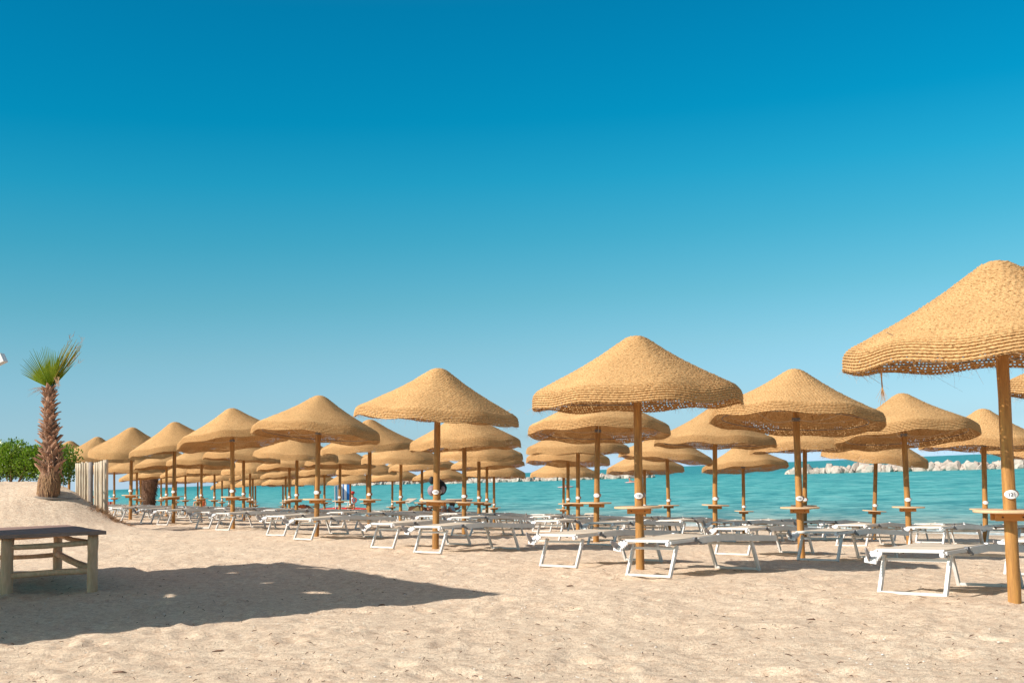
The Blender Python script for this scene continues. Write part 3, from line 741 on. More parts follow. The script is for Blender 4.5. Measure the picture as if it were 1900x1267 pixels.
# ------------------------------------------------------------------ log table at left
def log(mb, a, b, r, n=12, seg=7, bend=.012):
    a = Vector(a); b = Vector(b); pts = []; rad = []
    o1 = random.uniform(-bend, bend); o2 = random.uniform(-bend, bend)
    for i in range(seg + 1):
        q = i / seg; w = math.sin(math.pi * q)
        pts.append(a.lerp(b, q) + Vector((o1 * w, o2 * w * .5, o2 * w))); rad.append(r * random.uniform(.93, 1.07))
    return mb.tube(pts, rad, n, jit=.05)
def log_table():
    FR = ground(171, 1099); FL = ground(12, 1105); BR = ground(107, 1064)
    D = BR - FR; Wd = FL - FR
    zt = 0
    for k in range(400):
        zt = FR.z + k * .003
        if project((FR.x, FR.y, zt))[1] < 992: break
    root = root_at('log_table', FR, 'low rustic table with dark board top on log legs, half in shade', 'table')
    legs = [FR, FL, BR, FL + D]
    for i, p in enumerate(legs):
        p = Vector((p.x, p.y, 0)); mb = MB(); g_ = gz(p.x, p.y)
        log(mb, (p.x, p.y, g_ - .06), (p.x + .012, p.y, zt), .060 if i != 1 else .068, 14)
        wpart(mb, 'leg', m_logs, root, True)
    zt2 = zt
    def hz(q, h): return Vector((q.x, q.y, gz(FR.x, FR.y) + h))
    H = zt - FR.z
    for nm, a, b, ha, hb, r in (('front_apron', FR, FL, .87, .84, .030), ('front_stretcher', FR, FL, .38, .34, .036), ('side_stretcher', FR, BR, .40, .46, .042),
                                ('back_stretcher', BR, FL + D, .45, .45, .030), ('side_apron', FR, BR, .87, .87, .03), ('back_apron', BR, FL + D, .87, .87, .03)):
        mb = MB(); log(mb, hz(a, ha * H), hz(b, hb * H), r, 12, 8, .02); wpart(mb, nm, m_logs, root, True)
    # board top made of broad planks laid side by side
    u = Wd.normalized(); u.z = 0; u.normalize(); v = D.copy(); v.z = 0; Lv = v.length; v.normalize()
    Lu = 2.0; n = 6; o = Vector((FR.x, FR.y, 0)) - u * .14 - v * .16; tot = Lv + .34
    for k in range(n):
        a = o + v * (tot * k / n + .004); b = o + v * (tot * (k + 1) / n - .004); z0 = zt + .002 + random.uniform(-.0015, .0015); z1 = z0 + .040
        sh = random.uniform(-.006, .006)
        c = [a + u * sh, b + u * sh, b + u * (Lu), a + u * (Lu)]
        mb = MB(); mb.add([(q.x, q.y, z0) for q in c] + [(q.x, q.y, z1) for q in c], [(0, 1, 2, 3)[::-1], (4, 5, 6, 7), (0, 1, 5, 4), (1, 2, 6, 5), (2, 3, 7, 6), (3, 0, 4, 7)])
        wpart(mb, 'board', m_slab, root)
log_table()

# ------------------------------------------------------------------ reed roofed shelter just outside the frame at left, it throws the big shadow
def shelter():
    up = math.tan(SUN_EL)
    def back(px, py, t):
        g_ = ground(px, py); return Vector((g_.x - HX * t, g_.y - HY * t, g_.z + up * t))
    T = 4.85
    C = back(935, 1103, T); a = Vector((-.508, .862, 0)); nn = Vector((-.862, -.508, 0))
    if project(C)[0] > -2: print('ROOF CORNER IN FRAME', project(C))
    root = root_at('reed_shelter', Vector((C.x, C.y, gz(C.x, C.y))), 'reed roofed shelter on posts beyond the left edge', 'shelter')
    holes = []
    for px, py, w, l in ((511, 1054, .05, .16), (585, 1056, .05, .34), (590, 1100, .05, .26), (497, 1081, .035, .08), (320, 1107, .04, .15), (92, 1083, .05, .18), (430, 1062, .03, .08)):
        g_ = ground(px, py); t = (C.z - g_.z) / up; q = Vector((g_.x - HX * t, g_.y - HY * t, 0)) - Vector((C.x, C.y, 0))
        holes.append((q.dot(a), q.dot(nn), w, l, random.uniform(-.3, .5)))
    cs = .05; A, Bn = 6.25, 7.0; na, nb = int(A / cs), int(Bn / cs); V = []; Q = []
    for i in range(na + 1):
        for j in range(nb + 1):
            p = C + a * (i * cs + (.02 * random.random() if i in (0, na) else 0)) + nn * (j * cs); V.append((p.x, p.y, p.z + .004 * random.random()))
    for i in range(na):
        for j in range(nb):
            x, y = (i + .5) * cs, (j + .5) * cs; ok = True
            for hx, hy, w, l, r in holes:
                dx, dy = x - hx, y - hy; dd = dx * math.cos(r) + dy * math.sin(r); ee = -dx * math.sin(r) + dy * math.cos(r)
                if (dd / l) ** 2 + (ee / w) ** 2 < 1: ok = False
            if ok: q = i * (nb + 1) + j; Q.append((q, q + 1, q + nb + 2, q + nb + 1))
    l = root.location; V = [(v[0] - l.x, v[1] - l.y, v[2] - l.z) for v in V]
    link('roof_matting', npmesh('roof_matting', V, Q, m_reed), root)
    for k in range(5):
        p = C + nn * (.35 + k * 1.55) + Vector((0, 0, -.07)); mb = MB().tube([p + a * .1, p + a * (A - .1)], .05, 8); wpart(mb, 'rafter', m_logs, root)
    for i, j in ((.6, .45), (.6, 6.6), (5.7, .8), (5.7, 6.6)):
        p = C + a * i + nn * j; g_ = gz(p.x, p.y); mb = MB().tube([(p.x, p.y, g_ - .1), (p.x, p.y, C.z - .03)], .06, 10); wpart(mb, 'post', m_logs, root, True)
    # white floodlight hanging from the roof corner, its edge peeps into the frame
    p = at(-3, 668, C.y + .15)
    r2 = root_at('floodlight', p, 'white floodlight whose corner peeps in at the left edge', 'lamp')
    mb = MB(); mb.box(p, (.10, .09, .075), Matrix.Rotation(math.radians(-24), 3, 'Y')); wpart(mb, 'housing', m_white, r2)
    mb = MB(); mb.tube([p + Vector((-.05, 0, .03)), p + Vector((-.16, .0, .25)), Vector((p.x - .16, p.y + .1, C.z))], .012, 6); wpart(mb, 'bracket', m_joint, r2)
shelter()

# ------------------------------------------------------------------ palm
def palm():
    B = Vector((0, 27.0, 0)); B.x = atdepth(89, 27, 1.8); B.z = gz(B.x, B.y)
    Tp = at(94, 716, 27.0)
    root = root_at('palm_tree', B, 'short palm with shaggy red-brown trunk and a single green fan of fronds', 'palm tree')
    H = Tp.z - B.z
    def axis(q): return B + (Tp - B) * q + Vector((.03 * math.sin(q * 5), 0, 0))
    def rad(q): return .235 - .02 * q if q < .16 else (.215 - .125 * ((q - .16) / .84) ** .8)
    mb = MB(); mb.tube([axis(i / 16) + Vector((0, 0, -.15 if i == 0 else 0)) for i in range(17)], [rad(i / 16) * .93 for i in range(17)], 16, jit=.08)
    wpart(mb, 'trunk', m_trunk, root, True)
    # leaf base scoop
    meshes = []
    for s_ in range(4):
        r = random.Random(s_); n = 5; vs = []; fs = []
        for i in range(n + 1):
            q = i / n; w = .085 * (1 - q ** 1.7 * .85) * r.uniform(.9, 1.1)
            for j in (-1, -.45, .45, 1):
                vs.append((q * .10 + .035 * q * q - .045 * j * j * (1 - q * .5), j * w, q * .21 + r.uniform(-.006, .006)))
        for i in range(n):
            for j in range(3): fs.append((i * 4 + j, i * 4 + j + 1, i * 4 + j + 5, i * 4 + j + 4))
        k = len(vs); vs += [(x - .014, y, z) for x, y, z in vs]; fs += [tuple(v + k for v in f[::-1]) for f in fs[:]]
        meshes.append(MB().add(vs, fs).mesh('leaf_base', m_boot))
    N = 190
    for i in range(N):
        q = .17 + .80 * (i / N); th = i * 2.39996 + random.uniform(-.25, .25); r = rad(q)
        o = link('leaf_base', meshes[i % 4], root, axis(q) - B + Vector((math.cos(th) * r * .80, math.sin(th) * r * .80, 0)))
        s_ = (1.15 - .45 * q) * random.uniform(.75, 1.2)
        o.scale = (s_ * random.uniform(.8, 1.3), s_, s_ * random.uniform(.75, 1.1)); o.rotation_euler = (random.uniform(-.3, .3), random.uniform(-.15, .40), th)
    # fibrous root skirt and dangling strips
    mb = MB()
    for k in range(420):
        th = random.uniform(0, 6.28); q = random.uniform(.03, .2); p = axis(q) + Vector((math.cos(th), math.sin(th), 0)) * rad(q) * 1.0
        mb.tube([p, p + Vector((math.cos(th) * .012, math.sin(th) * .012, -.05)), p + Vector((math.cos(th) * random.uniform(0, .02), math.sin(th) * .01, -random.uniform(.10, .18)))], [.006, .005, .002], 3)
    o = wpart(mb, 'root_fibres', m_root, root); o['kind'] = 'stuff'
    for k in range(26):
        th = random.uniform(-2.2, .9); q = random.uniform(.18, .42); p = axis(q) + Vector((math.cos(th), math.sin(th), 0)) * rad(q) * 1.15; L = random.uniform(.12, .34)
        mb = MB(); out_ = Vector((math.cos(th), math.sin(th), 0))
        mb.tube([p, p + out_ * .06 + Vector((0, 0, -.3 * L)), p + out_ * .05 + Vector((.02, 0, -L))], [.014, .010, .004], 4); wpart(mb, 'hanging_strip', m_dry if k % 3 else m_boot, root)
    # fans
    def fan(c, a0, a1, n, R, solid, mat, cup, yaw, jit):
        mb = MB()
        for i in range(n):
            q = (i + .5) / n; a = math.radians(a0 + (a1 - a0) * q + random.uniform(-jit, jit)); da = math.radians(abs(a1 - a0)) / n / 2
            Rr = R * (.80 + .20 * math.sin(math.pi * q)) * random.uniform(.90, 1.06)
            pts = []
            for f, w in ((.03, 1), (solid * .5, 1), (solid, 1), (solid + (1 - solid) * .45, .42), (1, .05)):
                rr = Rr * f; hw = min(rr * math.tan(da) * 1.15, .07) if f <= solid else .020 * w
                bend = cup * rr * rr * (1 if f < solid else 1.2)
                for s_ in (-1, 0, 1):
                    x = math.cos(a) * rr - math.sin(a) * hw * s_; z = math.sin(a) * rr + math.cos(a) * hw * s_
                    y = -bend * (1 + .4 * math.cos(a)) + (.012 if s_ == 0 else 0)
                    v = Vector((x, y, z)); v = Matrix.Rotation(yaw, 3, 'Z') @ v; pts.append(c + v)
            mb.add(pts, [(3 * r + k, 3 * r + k + 1, 3 * r + k + 4, 3 * r + k + 3) for r in range(4) for k in range(2)])
        return mb
    wpart(fan(Tp + Vector((-.01, 0, -.06)), 66, 152, 30, .95, .52, m_frond, .12, 0, .5), 'frond', m_frond, root)
    wpart(fan(Tp + Vector((.02, .05, -.04)), 48, 100, 16, .92, .42, m_frond, -.1, .35, 1.2), 'frond', m_frond, root)
    o = wpart(fan(Tp + Vector((.0, .02, -.02)), 49, 64, 11, 1.28, .62, m_frondy, .05, .1, 1.6), 'frond', m_frondy, root); o['label'] = 'yellowed narrow frond leaning right'
    wpart(fan(Tp + Vector((.0, .02, 0)), 57, 76, 10, 1.12, .5, m_frondy, -.1, -.4, 1.5), 'frond', m_frondy, root)['label'] = 'yellowed narrow frond behind the green fan'
    mb = MB()
    for k in range(46):      # bleached frond tips
        s0 = Tp + Vector((.42 + random.uniform(-.05, .3), 0, .62 + random.uniform(-.2, .5))); mb.tube([s0, s0 + Vector((random.uniform(-.04, .12), 0, random.uniform(.03, .14)))], [.005, .002], 3)
    for k in range(9): 
        s0 = Tp + Vector((-.05, -.03, -.05)); e = Vector((-random.uniform(.25, .52), 0, random.uniform(-.18, .0))); mb.tube([s0, s0 + e * .6 + Vector((0, 0, .03)), s0 + e], [.005, .004, .001], 3)
    for k in range(14):
        s0 = Tp + Vector((.20, -.02, .12)); mb.tube([s0 + Vector((random.uniform(-.12, .02), 0, random.uniform(0, .1))), s0 + Vector((random.uniform(-.1, .05), 0, -random.uniform(.05, .2)))], [.006, .003], 3)
    wpart(mb, 'dead_strands', m_dry, root)['kind'] = 'stuff'
    return B
PB = palm()

# ------------------------------------------------------------------ bushes behind the palm
def bush(cx, cy, rx, ry, h, n, label, seed):
    g = np.random.default_rng(seed); z0 = gz(cx, cy)
    root = root_at('leafy_bush', Vector((cx, cy, z0)), label, 'bush', 'green bushes behind the palm')
    lum = [(g.uniform(-.8, .8) * rx, g.uniform(-.8, .8) * ry, g.uniform(.35, .72) * h, g.uniform(.24, .40) * h) for k in range(22)]
    V = []; Q = []
    for k in range(n):
        x, y, z, r = lum[g.integers(len(lum))]; d = g.normal(0, 1, 3); d /= np.linalg.norm(d); rr = r * g.uniform(.55, 1.08) ** .6
        p = np.array([x, y, z]) + d * rr
        if p[2] < -.05: p[2] = abs(p[2])
        u = d * .6 + g.normal(0, .6, 3) + np.array([0, 0, .5]); u /= np.linalg.norm(u); w = np.cross(u, g.normal(0, 1, 3)); w /= np.linalg.norm(w)
        L = g.uniform(.045, .095); W2 = L * g.uniform(.22, .32); nn = np.cross(u, w) * L * .12; b0 = len(V)
        V += [p, p + u * L * .5 + w * W2 + nn, p + u * L, p + u * L * .5 - w * W2 + nn]; Q.append((b0, b0 + 1, b0 + 2, b0 + 3))
    o = link('leaves', npmesh('leaves', V, Q, m_leafA), root); o['kind'] = 'stuff'
    for k in range(14):
        x, y, z, r = lum[k]; mb = MB().tube([(x * .2, y * .2, -.1), (x * .6, y * .6, z * .5), (x, y, z + r * .7)], [.018, .012, .004], 5); link('stem', mb.mesh('stem', m_trunk), root)
bz = 31.3
bush(atdepth(20, bz, 2.3), bz, 1.35, .7, 1.13, 12000, 'broad glossy green bush at the left edge behind the palm', 5)
bush(atdepth(-80, bz, 2.3), bz + .3, 1.1, .7, 1.25, 6000, 'green bush cut by the left edge of the frame', 8)
bush(atdepth(110, bz, 2.3), bz - .4, .34, .5, 1.12, 4200, 'small green bush showing just right of the palm trunk', 6)

# ------------------------------------------------------------------ stake fence
def fence():
    g0 = Vector((atdepth(158, 28.6, 1.8), 28.6, 0)); g0.z = gz(g0.x, g0.y)
    root = root_at('stake_fence', g0, 'short fence of bleached upright stakes beside the palm mound', 'fence')
    def stake(px, D, ytop, r, mat, lab=None):
        x = atdepth(px, D, 1.9); zt = at(px, ytop, D).z; mb = MB(); zb = min(gz(x, D) - .3, 1.35); pts = []; rad = []
        lx, ly = random.uniform(-.012, .012), random.uniform(-.02, .02)
        for i in range(7):
            q = i / 6; pts.append((x + lx * math.sin(q * 3) + (q - .5) * random.uniform(-.004, .004), D + ly * q, zb + (zt - zb) * q)); rad.append(r * (1.0 - .12 * q) * random.uniform(.92, 1.08))
        mb.tube(pts, rad, 9, jit=.10); o = wpart(mb, 'stake', mat, root, True)
        if lab: o['label'] = lab
    xs = [142 + i * 3.75 for i in range(7)]
    for i, x in enumerate(xs): stake(x, 28.6 + random.uniform(-.02, .02), 859 - i * .3 + random.uniform(-1.5, 1.5), .034, m_stake)
    stake(168.8, 28.5, 857, .058, m_stakeg, 'wide grey weathered stake')
    for i in range(6): stake(177.2 + i * 4.1, 28.3 - i * .09, 857 - i * .8 + random.uniform(-1.5, 1.5), .036, m_stake)
    stake(199.5, 27.7, 853, .022, m_logs)
fence()
def slab():
    a = ground(62, 923); b = ground(146, 928); root = root_at('half_buried_board', (a + b) / 2, 'grey half buried board curving round the foot of the palm', 'board')
    mb = MB(); n = 12; vs = []
    for i in range(n + 1):
        q = i / n; p = a.lerp(b, q); bow = -.18 * math.sin(math.pi * q)
        zz = p.z + .02
        for dy, dz in ((bow, zz), (bow + .16, zz + .012), (bow + .16, zz - .03), (bow, zz - .035)): vs.append((p.x, p.y + dy, dz))
    mb.add(vs, [(i * 4 + k, (i + 1) * 4 + k, (i + 1) * 4 + (k + 1) % 4, i * 4 + (k + 1) % 4) for i in range(n) for k in range(4)] + [(0, 1, 2, 3), (4 * n + 3, 4 * n + 2, 4 * n + 1, 4 * n)])
    wpart(mb, 'board', m_stone, root)
slab()
def weed(px, py, w, n, mat, label, seed, h=.1):
    p = ground(px, py); r = random.Random(seed); root = root_at('dry_weed', p, label, 'dry weed'); mb = MB()
    for k in range(n):
        q = p + Vector((r.gauss(0, w), r.gauss(0, w * .5), 0)); q.z = gz(q.x, q.y) - .01; e = Vector((r.gauss(0, .05), r.gauss(0, .05), r.uniform(.2, 1) * h))
        mb.tube([q, q + e * .5 + Vector((r.gauss(0, .02), 0, .01)), q + e], [.005, .004, .002], 3)
    wpart(mb, 'stems', mat, root)['kind'] = 'stuff'
weed(212, 964, .20, 260, m_dry, 'rusty dry weed on the sand by the end of the stake fence', 1, .09)
weed(193, 953, .12, 120, m_root, 'tangle of dead roots at the foot of the last stake', 2, .16)
weed(165, 945, .14, 30, m_trunk, 'dark dry sprigs on the sand slope below the fence', 3, .05)

# small things on the sand
def debris():
    r = random.Random(11); mb = MB(); mb2 = MB()
    for k in range(420):
        px = r.uniform(-60, 1950); py = 1000 + 280 * r.random() ** .9; p = ground(px, py)
        a = r.uniform(0, 6.28); L = r.uniform(.006, .022); q = Vector((math.cos(a) * L, math.sin(a) * L, r.uniform(0, .008)))
        p.z += .012 + vz(p.x, p.y)
        mb.tube([p - q, p + Vector((0, 0, .004)), p + q], [.002, .0032, .0018], 4)
    for k in range(200):
        px = r.uniform(-60, 1950); py = 1030 + 250 * r.random() ** .8; p = ground(px, py); p.z += .006 + vz(p.x, p.y); s_ = r.uniform(.003, .009)
        mb2.ball(p, s_, 6, 4, (1.3, 1, .5), Matrix.Rotation(r.uniform(0, 3), 3, 'Z'))
    tag(mb.build('twig_litter', m_twig), 'scattered small dark twigs and chips on the open sand', 'litter', kind='stuff')
    tag(mb2.build('shell_litter', m_shell, None, True), 'scattered small pale shells and pebbles on the open sand', 'shells', kind='stuff')
    for px, py, L, lab in ((405, 1208, .075, 'brown chip of driftwood on the lit sand at lower left'), (708, 1125, .05, 'short dark stick at the lower edge of the big shadow'), (221, 1256, .07, 'driftwood chip near the bottom edge at left'), (1058, 1088, .06, 'thin brown stick on the sand left of the sunbeds'), (1505, 1147, .06, 'dark flat stick on the bright sand at right')):
        p = ground(px, py); p.z += .006 + vz(p.x, p.y); m2 = MB(); root = root_at('driftwood_stick', p, lab, 'stick')
        L *= .62; m2.tube([p + Vector((-L, 0, 0)), p + Vector((-L * .2, .01, .003)), p + Vector((L * .5, 0, .004)), p + Vector((L, .02, -.004))], [.003, .006, .0065, .002], 6, jit=.6); wpart(m2, 'wood', m_twig, root)
def vz(x, y):
    x, y = np.float64(x), np.float64(y); s = x * .862 + y * .508 - 8.44; r_ = math.hypot(x, y)
    return float(relief(x, y, r_)) * float(np.clip((23 - s) / 4, 0, 1)) * float(np.clip(1.2 - r_ / 70, .15, 1))
debris()

# ------------------------------------------------------------------ people
def figure(nodes, edges, mat, name='body', root=None, sub=2):
    """one skinned body; nodes name -> (Vector, radius)"""
    keys = list(nodes); me = bpy.data.meshes.new(name); l = root.location
    me.from_pydata([tuple(Vector(nodes[k][0]) - l) for k in keys], [(keys.index(a), keys.index(b)) for a, b in edges], [])
    o = bpy.data.objects.new(name, me); COL.objects.link(o); o.parent = root
    sk = o.modifiers.new('skin', 'SKIN'); sd = o.modifiers.new('sub', 'SUBSURF'); sd.levels = sub; sd.render_levels = sub
    for i, k in enumerate(keys): r_ = nodes[k][1]; me.skin_vertices[0].data[i].radius = (r_, r_)
    me.skin_vertices[0].data[0].use_root = True
    dg = bpy.context.evaluated_depsgraph_get(); m2 = bpy.data.meshes.new_from_object(o.evaluated_get(dg))
    m2.materials.clear(); m2.materials.append(mat); m2.shade_smooth(); o.modifiers.clear(); o.data = m2; o.name = name; return o
BE = [('hip', 'waist'), ('waist', 'chest'), ('chest', 'neck'), ('neck', 'head'), ('head', 'crown'), ('chest', 'shl'), ('shl', 'ell'), ('ell', 'hal'), ('chest', 'shr'), ('shr', 'elr'), ('elr', 'har'),
      ('hip', 'hpl'), ('hpl', 'knl'), ('knl', 'anl'), ('anl', 'tol'), ('hip', 'hpr'), ('hpr', 'knr'), ('knr', 'anr'), ('anr', 'tor')]
RAD = dict(hip=.125, waist=.115, chest=.135, neck=.055, head=.085, crown=.075, shl=.06, ell=.042, hal=.035, shr=.06, elr=.042, har=.035, hpl=.09, knl=.06, anl=.04, tol=.03, hpr=.09, knr=.06, anr=.04, tor=.03)
def person(P, label, mat=m_skin, hair=m_hair, suit=None, hat=None, group=None, swim=True):
    root = root_at('person', Vector(P['hip']) - Vector((0, 0, .2)), label, 'person', group)
    nodes = {k: (Vector(P[k]), RAD[k]) for k in RAD}
    figure(nodes, BE, mat, 'body', root)
    hd = Vector(P['head']); cr = Vector(P['crown']); dr = (cr - hd).normalized()
    mb = MB().ball(hd + dr * .05, .102, 10, 8, (1, 1, 1.0)); mb.v = [v for v in mb.v]; wpart(mb, 'hair', hair, root, True)
    if hat: mb = MB().ball(hd + dr * .09, .125, 10, 8, (1.15, 1.15, .75)); wpart(mb, 'hat', hat, root, True)
    if suit:
        for nm, a, b, r_ in (('swim_top', 'chest', 'chest', .150), ('swim_bottom', 'hip', 'hip', .142)) if swim else (('shirt', 'waist', 'chest', .152),):
            a_, b_ = Vector(P[a]), Vector(P[b]); ax = (Vector(P['chest']) - Vector(P['hip'])).normalized()
            e = .06 if swim else .10
            mb = MB().tube([a_ - ax * e, a_, b_, b_ + ax * e] if a != b else [a_ - ax * e, a_, b_ + ax * e], r_, 12); wpart(mb, nm, suit, root, True)
    return root
def px_pose(D, d):
    o = {}
    for k, v in d.items(): o[k] = at(v[0], v[1], D + (v[2] if len(v) > 2 else 0))
    return o
# woman on the raised sunbed, knees up
sc = 1.0
wb = sunbed(atdepth(822, 39.6, 1.2), 39.6, math.radians(15), 'raised sunbed with cream sunshade carrying the sunbather in a light blue bikini', 1)
person(px_pose(40.0, dict(hip=(826, 951), waist=(832, 948.5, .05), chest=(838, 945, .1), neck=(840, 941, .12), head=(839.5, 937.5, .12), crown=(839, 934.5, .12), shl=(833, 943.5, -.05), ell=(838, 949, -.2), hal=(846, 950, -.25),
    shr=(844, 944, .2), elr=(851, 943, .1), har=(853.5, 938.5, 0), hpl=(824, 951, -.1), knl=(826.5, 936.5, -.15), anl=(822, 951, -.4), tol=(817, 952.5, -.45), hpr=(824, 952, .1), knr=(813, 946, .1), anr=(806, 952, .1), tor=(803, 949, .1))),
    'sunbather in a light blue bikini with one knee up under a cream sunshade', m_skin, m_hair, m_ltblue)
def quad(pts, mat, name, root, th=.02, label=None):
    mb = MB(); n = len(pts); nr = (pts[1] - pts[0]).cross(pts[2] - pts[0]).normalized() * th
    mb.add([tuple(p) for p in pts] + [tuple(p + nr) for p in pts], [tuple(range(n))[::-1], tuple(range(n, 2 * n))] + [(k, (k + 1) % n, (k + 1) % n + n, k + n) for k in range(n)])
    o = wpart(mb, name, mat, root)
    if label: o['label'] = label
    return o
def canopied(sb, D, pts, arms, mat=m_cloth):
    P = [at(x, y, D + dd) for x, y, dd in pts]; root = empty('tmp', P[0]); bpy.context.view_layer.update(); quad(P, mat, 'raised_sunshade', root)
    for (a, b) in arms:
        mb = MB().tube([at(a[0], a[1], D), at(b[0], b[1], D)], .016, 6); wpart(mb, 'shade_strut', m_alu, root)
    for ch in list(root.children):
        ch.location = root.location; ch.parent = None; nolabel_adopt(ch, sb)
    bpy.data.objects.remove(root)
canopied(wb, 40.4, [(820, 935, -.3), (872, 934, -.3), (878, 926, .5), (828, 926, .5)], [((822, 935), (818, 952)), ((872, 934), (862, 953))])
quad([at(852, 945, 40), at(856, 944, 40), at(850, 956, 40), at(843, 956, 40)], m_ltblue, 'towel', root_at('bath_towel', at(852, 950, 40), 'pale blue towel hanging beside the sunbather with one knee up', 'towel'))
# sunbed with brown towels and reclining person in a white cap
wb2 = sunbed(atdepth(760, 48.5, 1.2), 48.5, math.radians(20), 'sunbed draped with brown towels, shade raised, left of the bag pole', 1)
canopied(wb2, 48.6, [(747, 932, -.3), (760, 933, -.3), (774, 925, .4), (757, 925, .4)], [((753, 933), (759, 944)), ((767, 930), (779, 948))])
def drape(D, pts, mat, label, name='towel', cat='towel'):
    P = [at(x, y, D) for x, y in pts]; root = root_at(name, P[0], label, cat); mb = MB(); n = len(P)
    mb.add([tuple(p) for p in P] + [tuple(p + Vector((.05, .45, .02))) for p in P], [tuple(range(n))[::-1], tuple(range(n, 2 * n))] + [(k, (k + 1) % n, (k + 1) % n + n, k + n) for k in range(n)])
    wpart(mb, 'cloth', mat, root)
drape(48.3, [(757, 947), (759, 940), (772, 940), (771, 951)], m_brown, 'dark brown towel bundle on the sunbed under the small shade')
drape(48.1, [(763, 951), (766, 944), (776, 939), (781, 952), (770, 953)], m_olive, 'olive beach bag leaning on the brown towels', 'beach_bag', 'bag')
drape(48.5, [(771, 938), (786, 942), (793, 951), (781, 952)], m_brown, 'dark brown towel over the raised backrest, right of the olive bag')
person(px_pose(49.0, dict(hip=(790, 951), waist=(793, 948), chest=(796, 945), neck=(798.5, 943), head=(800, 941), crown=(801, 938.5), shl=(795, 945, -.15), ell=(791, 949, -.2), hal=(787, 949, -.2), shr=(799, 946, .2), elr=(803, 950, .2), har=(798, 952, .2),
    hpl=(789, 951, -.1), knl=(783, 945, -.1), anl=(776, 950, -.1), tol=(773, 948, -.1), hpr=(789, 952, .1), knr=(782, 947, .1), anr=(775, 951, .1), tor=(772, 949, .1))),
    'reclining sunbather in a white cap beside the pole with the black bag', m_skint, m_hair, m_brown, m_white)
# pile of people and towels on the far left sunbeds
sunbed(atdepth(545, 72.0, 1.0), 72.0, math.radians(25), 'far sunbed under the person lying on an orange towel', 0)
person(px_pose(72.5, dict(hip=(566, 944), waist=(561, 943), chest=(556, 942), neck=(552, 941.5), head=(549, 940.5), crown=(547, 939.5), shl=(556, 941, -.15), ell=(560, 946, -.2), hal=(564, 947, -.2), shr=(556, 942, .2), elr=(560, 938, .2), har=(556, 936, .2),
    hpl=(567, 944, -.1), knl=(573, 938.5, -.1), anl=(578, 945, -.1), tol=(580, 945, -.1), hpr=(567, 944, .1), knr=(575, 941, .1), anr=(582, 945, .1), tor=(585, 944.5, .1))),
    'far sunbather in orange lying with knees bent near the water', m_skint, m_hair, m_orange, None, None, False)
drape(72.2, [(553, 946), (554, 938), (560, 936), (565, 940), (566, 946)], m_orange, 'orange towel bunched on the far sunbed near the water')
drape(73.0, [(570, 945), (564, 937), (569, 938), (580, 946)], m_black, 'black cloth over the far sunbed beside the orange towel')

